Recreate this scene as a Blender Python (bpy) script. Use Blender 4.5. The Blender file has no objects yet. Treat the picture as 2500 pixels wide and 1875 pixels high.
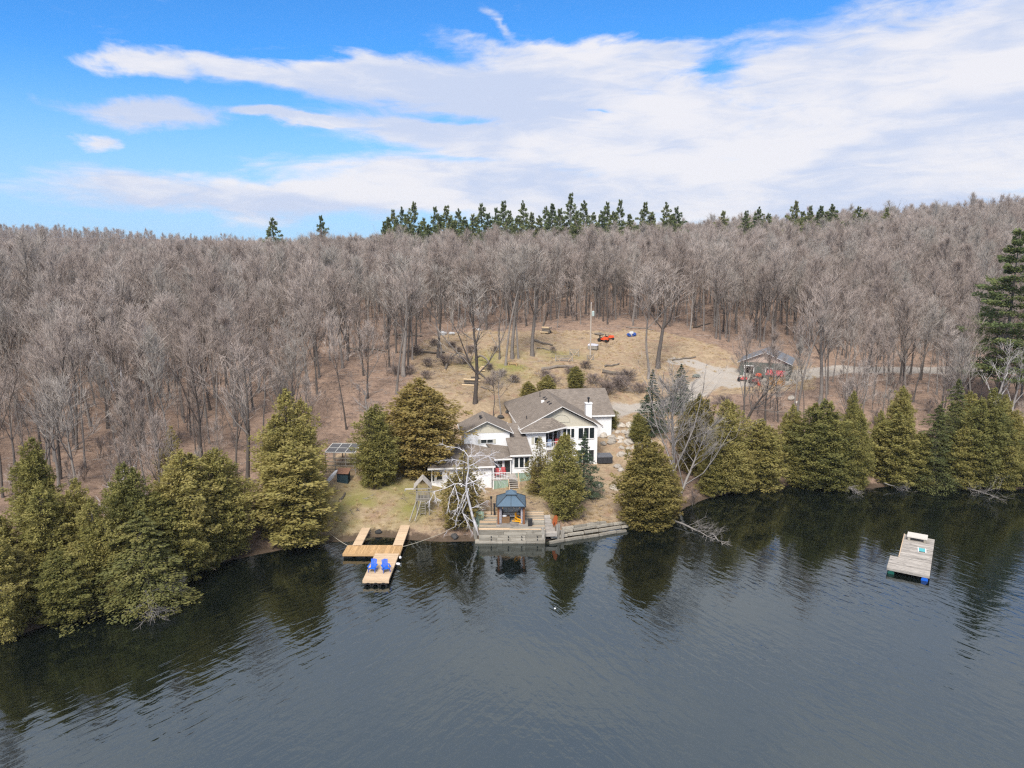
import bpy, math, random
import numpy as np
from mathutils import Vector, Matrix
R = math.radians
scene = bpy.context.scene
col = scene.collection

# ------------------------------------------------------------------ camera
CAM_H, PITCH, FPX = 30.0, R(9.7), 1733.0            # drone height (m), tilt down, focal length in photo pixels (2500 wide)
cp, sp = math.cos(PITCH), math.sin(PITCH)
cam = bpy.data.cameras.new('camera')
cam.sensor_fit = 'HORIZONTAL'; cam.sensor_width = 36.0
cam.lens = 36.0 * FPX / 2500.0
cam.clip_start = 0.5; cam.clip_end = 8000
camo = bpy.data.objects.new('camera', cam); col.objects.link(camo)
camo.location = (0, 0, CAM_H); camo.rotation_euler = (R(90) - PITCH, 0, 0)
scene.camera = camo

# ------------------------------------------------------------------ light and exposure
SUN_EL, SUN_AZ = R(48), R(-166)       # azimuth from +Y towards +X: behind the camera, to the left
sun = bpy.data.lights.new('sun', 'SUN'); sun.energy = 2.8; sun.angle = R(20); sun.color = (1.0, 0.95, 0.88)
suno = bpy.data.objects.new('sun', sun); col.objects.link(suno)
sd = Vector((math.sin(SUN_AZ) * math.cos(SUN_EL), math.cos(SUN_AZ) * math.cos(SUN_EL), math.sin(SUN_EL)))
suno.rotation_euler = sd.to_track_quat('Z', 'Y').to_euler(); suno.location = (-40, -40, 90)
vs = scene.view_settings
vs.view_transform = 'Standard'; vs.look = 'None'; vs.gamma = 1.0; vs.use_curve_mapping = False; vs.exposure = 0.8
scene.cycles.max_bounces = 5; scene.cycles.diffuse_bounces = 2; scene.cycles.glossy_bounces = 3
scene.cycles.transparent_max_bounces = 8; scene.cycles.transmission_bounces = 3; scene.cycles.volume_bounces = 0
scene.cycles.caustics_reflective = False; scene.cycles.caustics_refractive = False
scene.cycles.use_denoising = False; scene.cycles.sample_clamp_indirect = 4.0
scene.cycles.pixel_filter_type = 'BLACKMAN_HARRIS'; scene.cycles.filter_width = 1.3

class NT:
    """small helper to chain shader nodes"""
    def __init__(s, nt): s.nt = nt
    def n(s, t, **kw):
        nd = s.nt.nodes.new(t)
        for k, v in kw.items(): setattr(nd, k, v)
        return nd
    def link(s, a, b): s.nt.links.new(a, b)
    def put(s, sock, v):
        if isinstance(v, bpy.types.NodeSocket): s.nt.links.new(v, sock)
        else: sock.default_value = v
    def m(s, op, a, b=0.0, c=None, clamp=False):
        nd = s.n('ShaderNodeMath', operation=op, use_clamp=clamp)
        s.put(nd.inputs[0], a); s.put(nd.inputs[1], b)
        if c is not None: s.put(nd.inputs[2], c)
        return nd.outputs[0]
    def mix(s, f, a, b):
        nd = s.n('ShaderNodeMix', data_type='RGBA')
        s.put(nd.inputs[0], f)
        for i, v in ((6, a), (7, b)):
            s.put(nd.inputs[i], v if isinstance(v, bpy.types.NodeSocket) else (*v[:3], 1))
        return nd.outputs[2]
    def noise(s, vec, scale, detail=4.0, rough=0.55, dist=0.0, col=False):
        nd = s.n('ShaderNodeTexNoise'); nd.inputs['Scale'].default_value = scale
        nd.inputs['Detail'].default_value = detail; nd.inputs['Roughness'].default_value = rough
        nd.inputs['Distortion'].default_value = dist
        if vec is not None: s.link(vec, nd.inputs['Vector'])
        return nd.outputs[1 if col else 0]
    def ramp(s, f, stops):
        nd = s.n('ShaderNodeValToRGB'); e = nd.color_ramp.elements
        while len(e) < len(stops): e.new(0.5)
        for i, (p, c) in enumerate(stops): e[i].position = p; e[i].color = (*c[:3], 1)
        s.put(nd.inputs[0], f); return nd.outputs[0]
    def step(s, f, a, b):
        nd = s.n('ShaderNodeMapRange', interpolation_type='SMOOTHSTEP')
        s.put(nd.inputs[0], f); s.put(nd.inputs[1], a); s.put(nd.inputs[2], b)
        return nd.outputs[0]
    def comb(s, x, y, z):
        nd = s.n('ShaderNodeCombineXYZ')
        for i, v in enumerate((x, y, z)): s.put(nd.inputs[i], v)
        return nd.outputs[0]
    def vscale(s, v, sc):
        nd = s.n('ShaderNodeVectorMath', operation='MULTIPLY'); s.link(v, nd.inputs[0]); nd.inputs[1].default_value = sc
        return nd.outputs[0]

# ------------------------------------------------------------------ sky
def azel(ix, iy):
    """photo position (2212-wide view) -> azimuth, elevation in degrees"""
    x, y = ix * 1.1302, iy * 1.1302
    u, w = (x - 1250) / FPX, (937.5 - y) / FPX
    Y, Z = cp + w * sp, -sp + w * cp
    return math.degrees(math.atan2(u, Y)), math.degrees(math.atan2(Z, math.hypot(u, Y)))

world = bpy.data.worlds.new('World'); scene.world = world; world.use_nodes = True
wt = world.node_tree; wt.nodes.clear(); W = NT(wt)
out = W.n('ShaderNodeOutputWorld'); bg = W.n('ShaderNodeBackground'); W.link(bg.outputs[0], out.inputs[0])
sky = W.n('ShaderNodeTexSky', sky_type='NISHITA', sun_disc=False, sun_elevation=SUN_EL, sun_rotation=SUN_AZ % (2 * math.pi))
sky.altitude = 200; sky.air_density = 1.0; sky.dust_density = 0.6; sky.ozone_density = 2.0
SKY_STRENGTH = 0.1
bg.inputs[1].default_value = SKY_STRENGTH
tc = W.n('ShaderNodeTexCoord').outputs['Generated']
sep = W.n('ShaderNodeSeparateXYZ'); W.link(tc, sep.inputs[0])
DEG = 180 / math.pi
az = W.m('MULTIPLY', W.m('ARCTAN2', sep.outputs[0], sep.outputs[1]), DEG)
el = W.m('MULTIPLY', W.m('ARCSINE', sep.outputs[2]), DEG)
# clouds live on the sphere of directions: streaky noise on (azimuth, elevation)
cv = W.comb(W.m('MULTIPLY', az, 0.045), W.m('MULTIPLY', el, 0.16), 0.0)
n_big = W.noise(cv, 1.0, 8, 0.56, 0.5)
n_fine = W.noise(cv, 3.6, 7, 0.6, 0.7)
wob = W.m('ADD', W.m('MULTIPLY', W.m('SUBTRACT', n_big, 0.5), 2.3), W.m('MULTIPLY', W.m('SUBTRACT', n_fine, 0.5), 1.5))
def blob(ix, iy, rx, ry, tilt=0.0, amp=1.0):
    a0, e0 = azel(ix, iy); a1, _ = azel(ix + rx, iy); _, e1 = azel(ix, iy - ry)
    ra, re = abs(a1 - a0), abs(e1 - e0)
    da = W.m('SUBTRACT', az, a0); de = W.m('SUBTRACT', el, e0)
    if tilt: de = W.m('SUBTRACT', de, W.m('MULTIPLY', da, tilt))
    q = W.m('ADD', W.m('POWER', W.m('ABSOLUTE', W.m('DIVIDE', da, ra)), 2.0), W.m('POWER', W.m('ABSOLUTE', W.m('DIVIDE', de, re)), 2.0))
    return W.m('MULTIPLY', W.m('SUBTRACT', 1.0, W.m('SQRT', q)), amp)
wv = W.comb(W.m('MULTIPLY', az, 0.06), W.m('MULTIPLY', el, 0.14), 9.0)
wn = W.n('ShaderNodeSeparateColor'); W.link(W.noise(wv, 1.0, 6, 0.6, 0.4, True), wn.inputs[0])
az_, el_ = az, el
az = W.m('ADD', az, W.m('MULTIPLY', W.m('SUBTRACT', wn.outputs[0], .614), 14.0)); el = W.m('ADD', el, W.m('MULTIPLY', W.m('SUBTRACT', wn.outputs[1], .41), 5.0))
BLOBS = [(280, 243, 175, 40), (85, 297, 45, 14, 0, .45), (230, 110, 115, 36), (520, 132, 260, 28, -.05), (780, 140, 330, 56, .02),
         (1150, 150, 430, 105, .06), (1020, 275, 360, 52, -.03), (620, 243, 150, 17, -.05), (1330, 250, 400, 160), (1830, 240, 650, 230),
         (2150, 130, 420, 190, .04), (770, 415, 520, 42), (1000, 385, 430, 62), (1560, 400, 950, 110), (1060, 26, 70, 18, -.3, .6),
         (2000, 330, 700, 160)]
f = None
for b in BLOBS:
    q = blob(*b); f = q if f is None else W.m('SMOOTH_MAX', f, q, 0.25)
for b in [(1250, 224, 70, 14, 0, .8), (1500, 108, 110, 20, 0, .6), (900, 225, 120, 30, 0, .5), (1350, 15, 560, 55, 0, 1.3), (400, 30, 500, 60, 0, .8)]:
    f = W.m('SUBTRACT', f, W.m('MAXIMUM', blob(*b), 0.0))
az, el = az_, el_
hi = W.m('MULTIPLY', W.step(el, 18.8, 22.5), 0.95)                 # higher up the same broken cloud goes on
lowside = W.m('MULTIPLY', W.step(W.m('ABSOLUTE', az), 34.0, 46.0), 0.45)
f = W.m('MAXIMUM', f, W.m('SUBTRACT', W.m('MAXIMUM', hi, lowside), 0.45))
n_wisp = W.noise(W.comb(W.m('MULTIPLY', az, .10), W.m('MULTIPLY', el, .42), 5.0), 2.2, 8, .62, .9)
wob = W.m('ADD', wob, W.m('MULTIPLY', W.m('SUBTRACT', n_wisp, .5), 1.1))
dens = W.step(W.m('ADD', f, W.m('MULTIPLY', wob, 0.55)), -0.34, 0.34)
thick = W.step(W.m('ADD', f, W.m('MULTIPLY', wob, 0.9)), 0.1, 1.1)
shade = W.noise(W.comb(W.m('MULTIPLY', az, 0.05), W.m('MULTIPLY', el, 0.2), 3.7), 1.0, 6, 0.55, 0.4)
shade = W.m('ADD', W.m('MULTIPLY', shade, .75), W.m('MULTIPLY', n_wisp, .25))
cl = W.mix(W.step(shade, 0.40, 0.58), (0.355, 0.40, 0.51), (0.515, 0.51, 0.535))
clouds = W.n('ShaderNodeVectorMath', operation='SCALE'); W.link(cl, clouds.inputs[0]); clouds.inputs['Scale'].default_value = 1.0 / SKY_STRENGTH
# a little milky veil low over the hills
veil = W.m('MULTIPLY', W.step(el, 15.0, 2.0), 0.75)
skyc = W.n('ShaderNodeVectorMath', operation='MULTIPLY'); W.link(sky.outputs[0], skyc.inputs[0]); skyc.inputs[1].default_value = (0.25, 0.71, 1.16)
base = W.mix(veil, skyc.outputs[0], (2.8, 4.0, 5.7))
W.link(W.mix(W.m('MULTIPLY', dens, 0.97), base, clouds.outputs[0]), bg.inputs[0])

HAZE = 0.00010
# ------------------------------------------------------------------ mesh helpers
def new_obj(name, mesh, parent=None, loc=None, rotz=None, scale=None):
    o = bpy.data.objects.new(name, mesh); col.objects.link(o)
    if parent is not None: o.parent = parent
    if loc is not None: o.location = loc
    if rotz is not None: o.rotation_euler = (0, 0, rotz)
    if scale is not None: o.scale = scale if hasattr(scale, '__len__') else (scale,) * 3
    return o
def tag(o, label=None, cat=None, group=None, kind=None):
    if label: o['label'] = label
    if cat: o['category'] = cat
    if group: o['group'] = group
    if kind: o['kind'] = kind
    return o
def thing(name, label, cat, loc=(0, 0, 0), rotz=0.0, group=None):
    o = new_obj(name, None, None, loc, rotz); o.empty_display_size = 0.3
    return tag(o, label, cat, group)
def mesh_np(name, V, F, mats=(), smooth=False, fattr=None):
    """V (n,3) floats, F (m,3|4) ints or list of such arrays"""
    me = bpy.data.meshes.new(name)
    Fs = F if isinstance(F, list) else [F]
    Fs = [f for f in Fs if len(f)]
    V = np.asarray(V, np.float32)
    me.vertices.add(len(V)); me.vertices.foreach_set('co', V.ravel())
    idx = np.concatenate([f.ravel() for f in Fs]).astype(np.int32)
    cnt = np.concatenate([np.full(len(f), f.shape[1], np.int32) for f in Fs])
    st = np.concatenate([[0], np.cumsum(cnt)[:-1]]).astype(np.int32)
    me.loops.add(len(idx)); me.loops.foreach_set('vertex_index', idx)
    me.polygons.add(len(cnt)); me.polygons.foreach_set('loop_start', st); me.polygons.foreach_set('loop_total', cnt)
    if smooth: me.polygons.foreach_set('use_smooth', np.ones(len(cnt), bool))
    for m in mats: me.materials.append(m)
    if fattr is not None:
        a = me.attributes.new('hue', 'FLOAT', 'FACE'); a.data.foreach_set('value', np.asarray(fattr, np.float32))
    me.update(calc_edges=True); return me

class MB:
    """collects simple shapes into one mesh"""
    def __init__(s): s.v = []; s.f = []
    def add(s, vs, fs):
        k = len(s.v); s.v += [tuple(v) for v in vs]; s.f += [tuple(i + k for i in f) for f in fs]; return s
    def box(s, x0, x1, y0, y1, z0, z1):
        return s.hexa([(x0, y0, z0), (x1, y0, z0), (x1, y1, z0), (x0, y1, z0), (x0, y0, z1), (x1, y0, z1), (x1, y1, z1), (x0, y1, z1)])
    def hexa(s, c):
        return s.add(c, [(3, 2, 1, 0), (4, 5, 6, 7), (0, 1, 5, 4), (1, 2, 6, 5), (2, 3, 7, 6), (3, 0, 4, 7)])
    def bar(s, a, b, w, h=None, up=(0, 0, 1)):
        a, b = Vector(a), Vector(b); h = w if h is None else h
        d = (b - a).normalized(); u = Vector(up)
        if abs(d.dot(u)) > 0.98: u = Vector((0, 1, 0))
        sx = d.cross(u).normalized() * w / 2; uz = sx.normalized().cross(d) * h / 2
        c = [p + e for p in (a, b) for e in (-sx - uz, sx - uz, sx + uz, -sx + uz)]
        return s.add(c, [(0, 1, 2, 3), (7, 6, 5, 4), (0, 4, 5, 1), (1, 5, 6, 2), (2, 6, 7, 3), (3, 7, 4, 0)])
    def slab(s, poly, t):
        """polygon (counter-clockwise seen from its outer side) thickened inwards along its normal"""
        p = [Vector(q) for q in poly]; n = Vector((0, 0, 0))
        for i in range(len(p)): n += p[i].cross(p[(i + 1) % len(p)])
        n.normalize(); k = len(p); b = [q - n * t for q in p]
        return s.add(p + b, [tuple(range(k)), tuple(range(2 * k - 1, k - 1, -1))] + [(i, i + k, (i + 1) % k + k, (i + 1) % k) for i in range(k)])
    def tube(s, pts, rad, n=6, cap=True):
        pts = [Vector(p) for p in pts]; k0 = len(s.v); rs = rad if hasattr(rad, '__len__') else [rad] * len(pts)
        vs = []
        for i, p in enumerate(pts):
            d = (pts[min(i + 1, len(pts) - 1)] - pts[max(i - 1, 0)]).normalized()
            u = Vector((0, 0, 1)) if abs(d.z) < .9 else Vector((1, 0, 0))
            a = d.cross(u).normalized(); b = d.cross(a)
            vs += [p + (a * math.cos(t * 2 * math.pi / n) + b * math.sin(t * 2 * math.pi / n)) * rs[i] for t in range(n)]
        fs = [(i * n + t, i * n + (t + 1) % n, (i + 1) * n + (t + 1) % n, (i + 1) * n + t) for i in range(len(pts) - 1) for t in range(n)]
        if cap: fs += [tuple(range(n - 1, -1, -1)), tuple((len(pts) - 1) * n + t for t in range(n))]
        return s.add(vs, fs)
    def lathe(s, prof, n=14, c=(0, 0, 0)):
        vs = [(c[0] + r * math.cos(2 * math.pi * t / n), c[1] + r * math.sin(2 * math.pi * t / n), c[2] + z) for r, z in prof for t in range(n)]
        fs = [(i * n + t, i * n + (t + 1) % n, (i + 1) * n + (t + 1) % n, (i + 1) * n + t) for i in range(len(prof) - 1) for t in range(n)]
        fs += [tuple(range(n - 1, -1, -1)), tuple((len(prof) - 1) * n + t for t in range(n))]
        return s.add(vs, fs)
    def blob(s, c, r, seed, n=8, m=5, rough=.25):
        g = random.Random(seed); vs = []
        for i in range(m + 1):
            t = math.pi * i / m
            for k in range(n):
                q = 1 + g.uniform(-rough, rough); a = 2 * math.pi * k / n
                vs.append((c[0] + r[0] * q * math.sin(t) * math.cos(a), c[1] + r[1] * q * math.sin(t) * math.sin(a), c[2] + r[2] * q * math.cos(t)))
        fs = [(i * n + k, (i + 1) * n + k, (i + 1) * n + (k + 1) % n, i * n + (k + 1) % n) for i in range(m) for k in range(n)]
        return s.add(vs, fs)
    def mesh(s, name, m, smooth=False):
        me = bpy.data.meshes.new(name); me.from_pydata(s.v, [], s.f)
        if m is not None: me.materials.append(m)
        if smooth: me.polygons.foreach_set('use_smooth', np.ones(len(me.polygons), bool))
        me.update(); return me
    def build(s, name, m, parent=None, smooth=False, **kw):
        return new_obj(name, s.mesh(name, m, smooth), parent, **kw)

# ------------------------------------------------------------------ materials
def material(name, rough=0.8, spec=0.3):
    m = bpy.data.materials.new(name); m.use_nodes = True
    nt = m.node_tree; b = nt.nodes['Principled BSDF']
    b.inputs['Roughness'].default_value = rough
    b.inputs['Specular IOR Level'].default_value = spec
    return m, NT(nt), b
def plain(name, c, rough=0.7, spec=0.3, var=0.12, scale=6.0, metal=0.0, bump=0.0, stretch=(1, 1, 1), objrand=0.0):
    m, T, b = material(name, rough, spec)
    g = T.n('ShaderNodeTexCoord').outputs['Object']
    g = T.vscale(g, stretch)
    n = T.noise(g, scale, 5, 0.6)
    k = T.m('MULTIPLY_ADD', n, 2 * var, 1 - var)
    if objrand:
        oi = T.n('ShaderNodeObjectInfo').outputs['Random']
        k = T.m('MULTIPLY', k, T.m('MULTIPLY_ADD', oi, 2 * objrand, 1 - objrand))
    v = T.n('ShaderNodeVectorMath', operation='SCALE'); v.inputs[0].default_value = c[:3]; T.link(k, v.inputs['Scale'])
    T.link(v.outputs[0], b.inputs['Base Color']); b.inputs['Metallic'].default_value = metal
    if bump:
        bn = T.n('ShaderNodeBump'); bn.inputs['Strength'].default_value = bump; bn.inputs['Distance'].default_value = 0.02
        T.link(n, bn.inputs['Height']); T.link(bn.outputs[0], b.inputs['Normal'])
    return m

# ------------------------------------------------------------------ photo geometry -> ground
def pt(x, y, z):
    """photo pixel (2500 wide) on the level z -> world"""
    v = (y - 937.5) / FPX; u = (x - 1250) / FPX; d = (CAM_H - z) / (sp + v * cp)
    return (u * d, d * (cp - v * sp), z)
def ray(x, y):
    v = (y - 937.5) / FPX; u = (x - 1250) / FPX
    return np.array([u, cp - v * sp, -(sp + v * cp)])
def project(X, Y, Z):
    dz = Z - CAM_H; d = Y * cp - dz * sp
    return 1250 + FPX * X / d, 937.5 + FPX * (-(Y * sp + dz * cp)) / d, d
SHORE_PX = [(0, 1564), (119, 1521), (203, 1506), (289, 1481), (362, 1462), (434, 1428), (481, 1390), (560, 1365), (700, 1337), (780, 1320),
            (856, 1320), (898, 1309), (949, 1308), (999, 1315), (1080, 1320), (1164, 1318), (1340, 1316), (1450, 1297), (1523, 1288), (1560, 1281), (1635, 1268),
            (1666, 1239), (1720, 1216), (1800, 1198), (1895, 1182), (1952, 1185), (2053, 1194), (2211, 1183), (2322, 1186), (2433, 1195), (2500, 1191)]
SH = [(-700, -120), (-250, 10), (-110, 36), (-60, 47)] + [pt(x, y, 0)[:2] for x, y in SHORE_PX] + [(100, 93), (180, 104), (700, 190)]
SHX = np.array([s[0] for s in SH]); SHY = np.array([s[1] for s in SH])
CTRL = [(x, y, 0.45) for x, y in SH[2:-1]]
for x, y, z in [(1457, 1131, 1.5), (1240, 1200, 1.3), (1210, 1195, 1.25), (950, 1200, 2.3), (1010, 1253, 1.3), (870, 1250, 1.6), (800, 1170, 3.0), (925, 1178, 2.8),
                (1030, 1150, 2.8), (1060, 1175, 1.8), (1165, 985, 7.5), (600, 1100, 5.2), (400, 1000, 7.0), (200, 1100, 6.0), (700, 1050, 5.2), (760, 1000, 7.0),
                (300, 1250, 3.6), (100, 1400, 2.4), (1540, 1000, 5.0), (1500, 1046, 4.5), (1590, 1055, 4.4), (1495, 1123, 1.5), (1530, 1180, 1.3), (1660, 1000, 6.0), (1720, 1100, 3.3),
                (1850, 1100, 3.4), (1880, 930, 7.9), (1750, 930, 7.7), (1650, 960, 6.9), (2000, 1000, 6.2), (2250, 1000, 6.0), (2300, 905, 8.0), (2000, 905, 8.3),
                (2500, 1000, 6.0), (2500, 900, 8.4), (1440, 870, 11.0), (1300, 870, 11.5), (1050, 850, 12.5), (1540, 822, 13.6), (1700, 840, 12.6), (1250, 790, 15.5),
                (1100, 905, 10.0), (1300, 920, 9.2), (1400, 940, 8.2), (1600, 930, 8.2), (1440, 1235, 1.2)]:
    a = pt(x, y, z); CTRL.append(a)
CTRL += [(5, 116, 6.4), (14, 117, 6.2), (0, 109, 5.2), (-6, 103, 4.0), (-4, 84, 1.35), (-2, 77.5, 1.45), (3.5, 77.5, 1.5), (4, 92, 1.4), (-10, 92, 1.8), (7, 96, 1.45),
         (0, 175, 15.5), (0, 250, 19.5), (0, 330, 22.5), (-60, 250, 18), (-60, 330, 21.5), (-150, 250, 14), (-150, 350, 16.5), (-250, 350, 14.5), (100, 250, 22.5),
         (100, 330, 28), (180, 250, 26), (180, 320, 32.5), (-100, 180, 14), (-60, 140, 11), (-100, 140, 12), (100, 170, 12.5), (60, 170, 13), (150, 150, 12),
         (250, 300, 38), (-300, 200, 16), (300, 200, 24), (-450, 700, 42), (-300, 700, 32), (-150, 600, 27), (0, 600, 36), (200, 600, 40), (500, 600, 45),
         (-600, 400, 30), (600, 400, 45), (-400, 900, 52), (400, 900, 45), (0, 900, 42), (-90, 100, 6), (-150, 100, 9), (-200, 60, 9), (130, 120, 8), (250, 150, 14)]
CT = np.array(CTRL, float)
def _tps():
    n = len(CT); d = np.hypot(CT[:, None, 0] - CT[None, :, 0], CT[:, None, 1] - CT[None, :, 1])
    K = d ** 2 * np.log(d + 1e-9) + np.eye(n) * 3.0
    P_ = np.c_[np.ones(n), CT[:, :2]]
    A = np.block([[K, P_], [P_.T, np.zeros((3, 3))]])
    s = np.linalg.solve(A, np.r_[CT[:, 2], 0, 0, 0]); return s[:n], s[n:]
TW, TA = _tps()
def ground(X, Y):
    X = np.atleast_1d(np.asarray(X, float)); Y = np.atleast_1d(np.asarray(Y, float)); sh = X.shape; x, y = X.ravel(), Y.ravel()
    z = np.empty_like(x)
    for i in range(0, len(x), 20000):
        a, b = x[i:i + 20000], y[i:i + 20000]
        d = np.hypot(a[:, None] - CT[None, :, 0], b[:, None] - CT[None, :, 1])
        z[i:i + 20000] = (d ** 2 * np.log(d + 1e-9)) @ TW + TA[0] + TA[1] * a + TA[2] * b
    s = y - np.interp(x, SHX, SHY)
    k = np.clip(s / 16, 0, 1)
    rel = .16 * np.sin(x * .9 + 1.3 * np.sin(y * .37)) * np.sin(y * .8 + 1.1 * np.sin(x * .43)) + .10 * np.sin(x * 2.1 + y * 1.3) * np.sin(y * 1.9 - x * .7)
    rel += .5 * np.sin(x * .11 + 2) * np.sin(y * .13 + 1) * np.clip((s - 30) / 60, 0, 1)
    z = np.clip(z, 0.42, 62) + rel * (0.25 + 0.75 * k)
    bank = np.where(s >= 0, 0.12 + (z - 0.12) * np.clip(s / 1.6, 0, 1) ** .6, np.maximum(-3.0, 0.12 + s * 0.35))
    return bank.reshape(sh)
def gz(x, y): return float(ground(x, y)[0])
def on_ground(px, py):
    """where the sight line through a photo pixel meets the ground"""
    r = ray(px, py); t = np.linspace(45, 420, 1500); p = t[:, None] * r[None, :]
    h = CAM_H + p[:, 2] - ground(p[:, 0], p[:, 1]); i = np.argmax(h < 0)
    if h[i] >= 0: i = len(t) - 1
    i = max(i, 1); k = h[i - 1] / (h[i - 1] - h[i] + 1e-9); q = p[i - 1] + (p[i] - p[i - 1]) * k
    return float(q[0]), float(q[1]), float(CAM_H + q[2])
def inside(px, py, poly):
    px, py = np.asarray(px), np.asarray(py); r = np.zeros(px.shape, bool); j = len(poly) - 1
    for i in range(len(poly)):
        xi, yi = poly[i]; xj, yj = poly[j]
        r ^= ((yi > py) != (yj > py)) & (px < (xj - xi) * (py - yi) / (yj - yi + 1e-12) + xi); j = i
    return r

# areas of the ground, outlined where they lie (world coordinates on the slope)
def area(pts): return [on_ground(x, y)[:2] for x, y in pts]
YARD = area([(700, 1325), (770, 1180), (800, 1120), (850, 1080), (985, 1010), (1000, 930), (1000, 880), (1010, 845), (1060, 818), (1150, 808), (1400, 806), (1600, 806), (1730, 838), (1830, 880),
             (1990, 896), (1990, 955), (1800, 960), (1700, 990), (1640, 1060), (1600, 1200), (1560, 1270), (1400, 1300), (1160, 1300), (1000, 1300)])
CLEAR = area([(690, 1330), (740, 1180), (795, 1095), (900, 1010), (985, 930), (1020, 850), (1060, 812), (1400, 803), (1600, 800), (1760, 834), (1830, 850), (2000, 880), (2010, 960),
              (1860, 1000), (1740, 1010), (1700, 1070), (1640, 1240), (1560, 1280), (1100, 1310)])
DRIVE = [on_ground(x, y)[:2] for x, y in [(1478, 1012), (1520, 1000), (1570, 996), (1640, 985), (1690, 962), (1720, 940), (1750, 925), (1800, 922), (1850, 926), (1890, 932)]]
LANE = [on_ground(x, y)[:2] for x, y in [(1725, 940), (1735, 905), (1700, 888), (1650, 882)]]
ROAD2 = [on_ground(x, y)[:2] for x, y in [(1900, 930), (1975, 910), (2060, 903), (2200, 903), (2350, 905), (2500, 906), (2700, 906)]]
def dist_poly(X, Y, pl):
    d = np.full(X.shape, 1e9)
    for (ax, ay), (bx, by) in zip(pl[:-1], pl[1:]):
        vx, vy = bx - ax, by - ay; t = np.clip(((X - ax) * vx + (Y - ay) * vy) / (vx * vx + vy * vy + 1e-9), 0, 1)
        d = np.minimum(d, np.hypot(X - ax - t * vx, Y - ay - t * vy))
    return d

# ------------------------------------------------------------------ ground sheet
def spaced(a, b, step, lo, hi, g=1.12):
    mid = list(np.arange(a, b, step)); s, x = step, a
    left = []
    while x > lo: s *= g; x -= s; left.append(x)
    s, x = step, mid[-1]; right = []
    while x < hi: s *= g; x += s; right.append(x)
    return np.array(left[::-1] + mid + right)
gx = spaced(-62, 78, 0.9, -1300, 1300); gy = spaced(52, 165, 0.8, -200, 1500, 1.09)
GX, GY = np.meshgrid(gx, gy); GZ = ground(GX, GY)
nx, ny = len(gx), len(gy)
ii = (np.arange(ny - 1)[:, None] * nx + np.arange(nx - 1)[None, :]).ravel()
quad = np.c_[ii, ii + 1, ii + nx + 1, ii + nx]

def ground_mat():
    m, T, b = material('leaf_litter_and_grass', 0.95, 0.1)
    g = T.n('ShaderNodeTexCoord').outputs['Object']
    A = T.n('ShaderNodeVertexColor', layer_name='cover')
    s = T.n('ShaderNodeSeparateColor'); T.link(A.outputs[0], s.inputs[0]); grass, road, green = s.outputs[0], s.outputs[1], s.outputs[2]
    n1 = T.noise(g, 0.16, 6, 0.6); n2 = T.noise(g, 1.3, 6, 0.65); n3 = T.noise(g, 6.0, 4, 0.7); n4 = T.noise(g, 0.5, 5, 0.6)
    n5 = T.noise(g, 2.6, 5, 0.7); n6 = T.noise(g, 14.0, 3, 0.7)
    litter = T.mix(T.step(n2, .3, .72), (0.20, 0.135, 0.10), (0.35, 0.245, 0.18))
    litter = T.mix(T.step(n3, .5, .76), litter, (0.46, 0.335, 0.25))
    litter = T.mix(T.m('MULTIPLY', T.step(n5, .56, .70), .75), litter, (0.115, 0.082, 0.06))
    litter = T.mix(T.m('MULTIPLY', T.step(n4, .54, .74), .6), litter, (0.17, 0.12, 0.09))
    dry = T.mix(T.step(n2, .32, .7), (0.28, 0.205, 0.13), (0.42, 0.32, 0.21))
    dry = T.mix(T.step(n4, .48, .66), dry, (0.32, 0.215, 0.145))
    dry = T.mix(T.m('MULTIPLY', T.step(n3, .52, .74), .7), dry, (0.52, 0.42, 0.285))
    dry = T.mix(T.m('MULTIPLY', T.step(n5, .58, .72), .65), dry, (0.19, 0.135, 0.085))
    dry = T.mix(T.m('MULTIPLY', T.step(n6, .55, .75), .35), dry, (0.22, 0.16, 0.10))
    grn = T.mix(n3, (0.17, 0.175, 0.05), (0.31, 0.28, 0.09))
    dry = T.mix(T.m('MULTIPLY', green, T.step(n1, .34, .62)), dry, grn)
    c = T.mix(T.step(T.m('ADD', T.m('MULTIPLY', grass, .8), T.m('ADD', T.m('MULTIPLY', T.m('SUBTRACT', n2, .5), 1.1), T.m('MULTIPLY', T.m('SUBTRACT', n1, .5), 1.2))), .3, .7), litter, dry)
    gravel = T.mix(n3, (0.30, 0.265, 0.225), (0.50, 0.455, 0.40))
    gravel = T.mix(T.m('MULTIPLY', T.step(n4, .5, .7), .5), gravel, (0.36, 0.28, 0.19))
    c = T.mix(T.step(T.m('ADD', road, T.m('MULTIPLY', T.m('SUBTRACT', n2, .5), .6)), .35, .65), c, gravel)
    hz = T.n('ShaderNodeSeparateXYZ'); T.link(g, hz.inputs[0])
    c = T.mix(T.m('MULTIPLY', T.step(T.m('ADD', hz.outputs[2], T.m('MULTIPLY', T.m('SUBTRACT', n2, .5), .9)), .62, .22), .85), c, (0.075, 0.055, 0.038))   # wet mud at the waterline
    T.link(c, b.inputs['Base Color'])
    bn = T.n('ShaderNodeBump'); bn.inputs['Strength'].default_value = 0.9; bn.inputs['Distance'].default_value = 0.12
    T.link(T.m('ADD', n3, T.m('MULTIPLY', n2, 1.5)), bn.inputs['Height']); T.link(bn.outputs[0], b.inputs['Normal'])
    return m
gm = mesh_np('ground', np.c_[GX.ravel(), GY.ravel(), GZ.ravel()], quad, [ground_mat()], True)
fx, fy = GX.ravel(), GY.ravel()
gr = inside(fx, fy, YARD).astype(float)
G2 = gr.reshape(ny, nx).copy()
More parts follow.
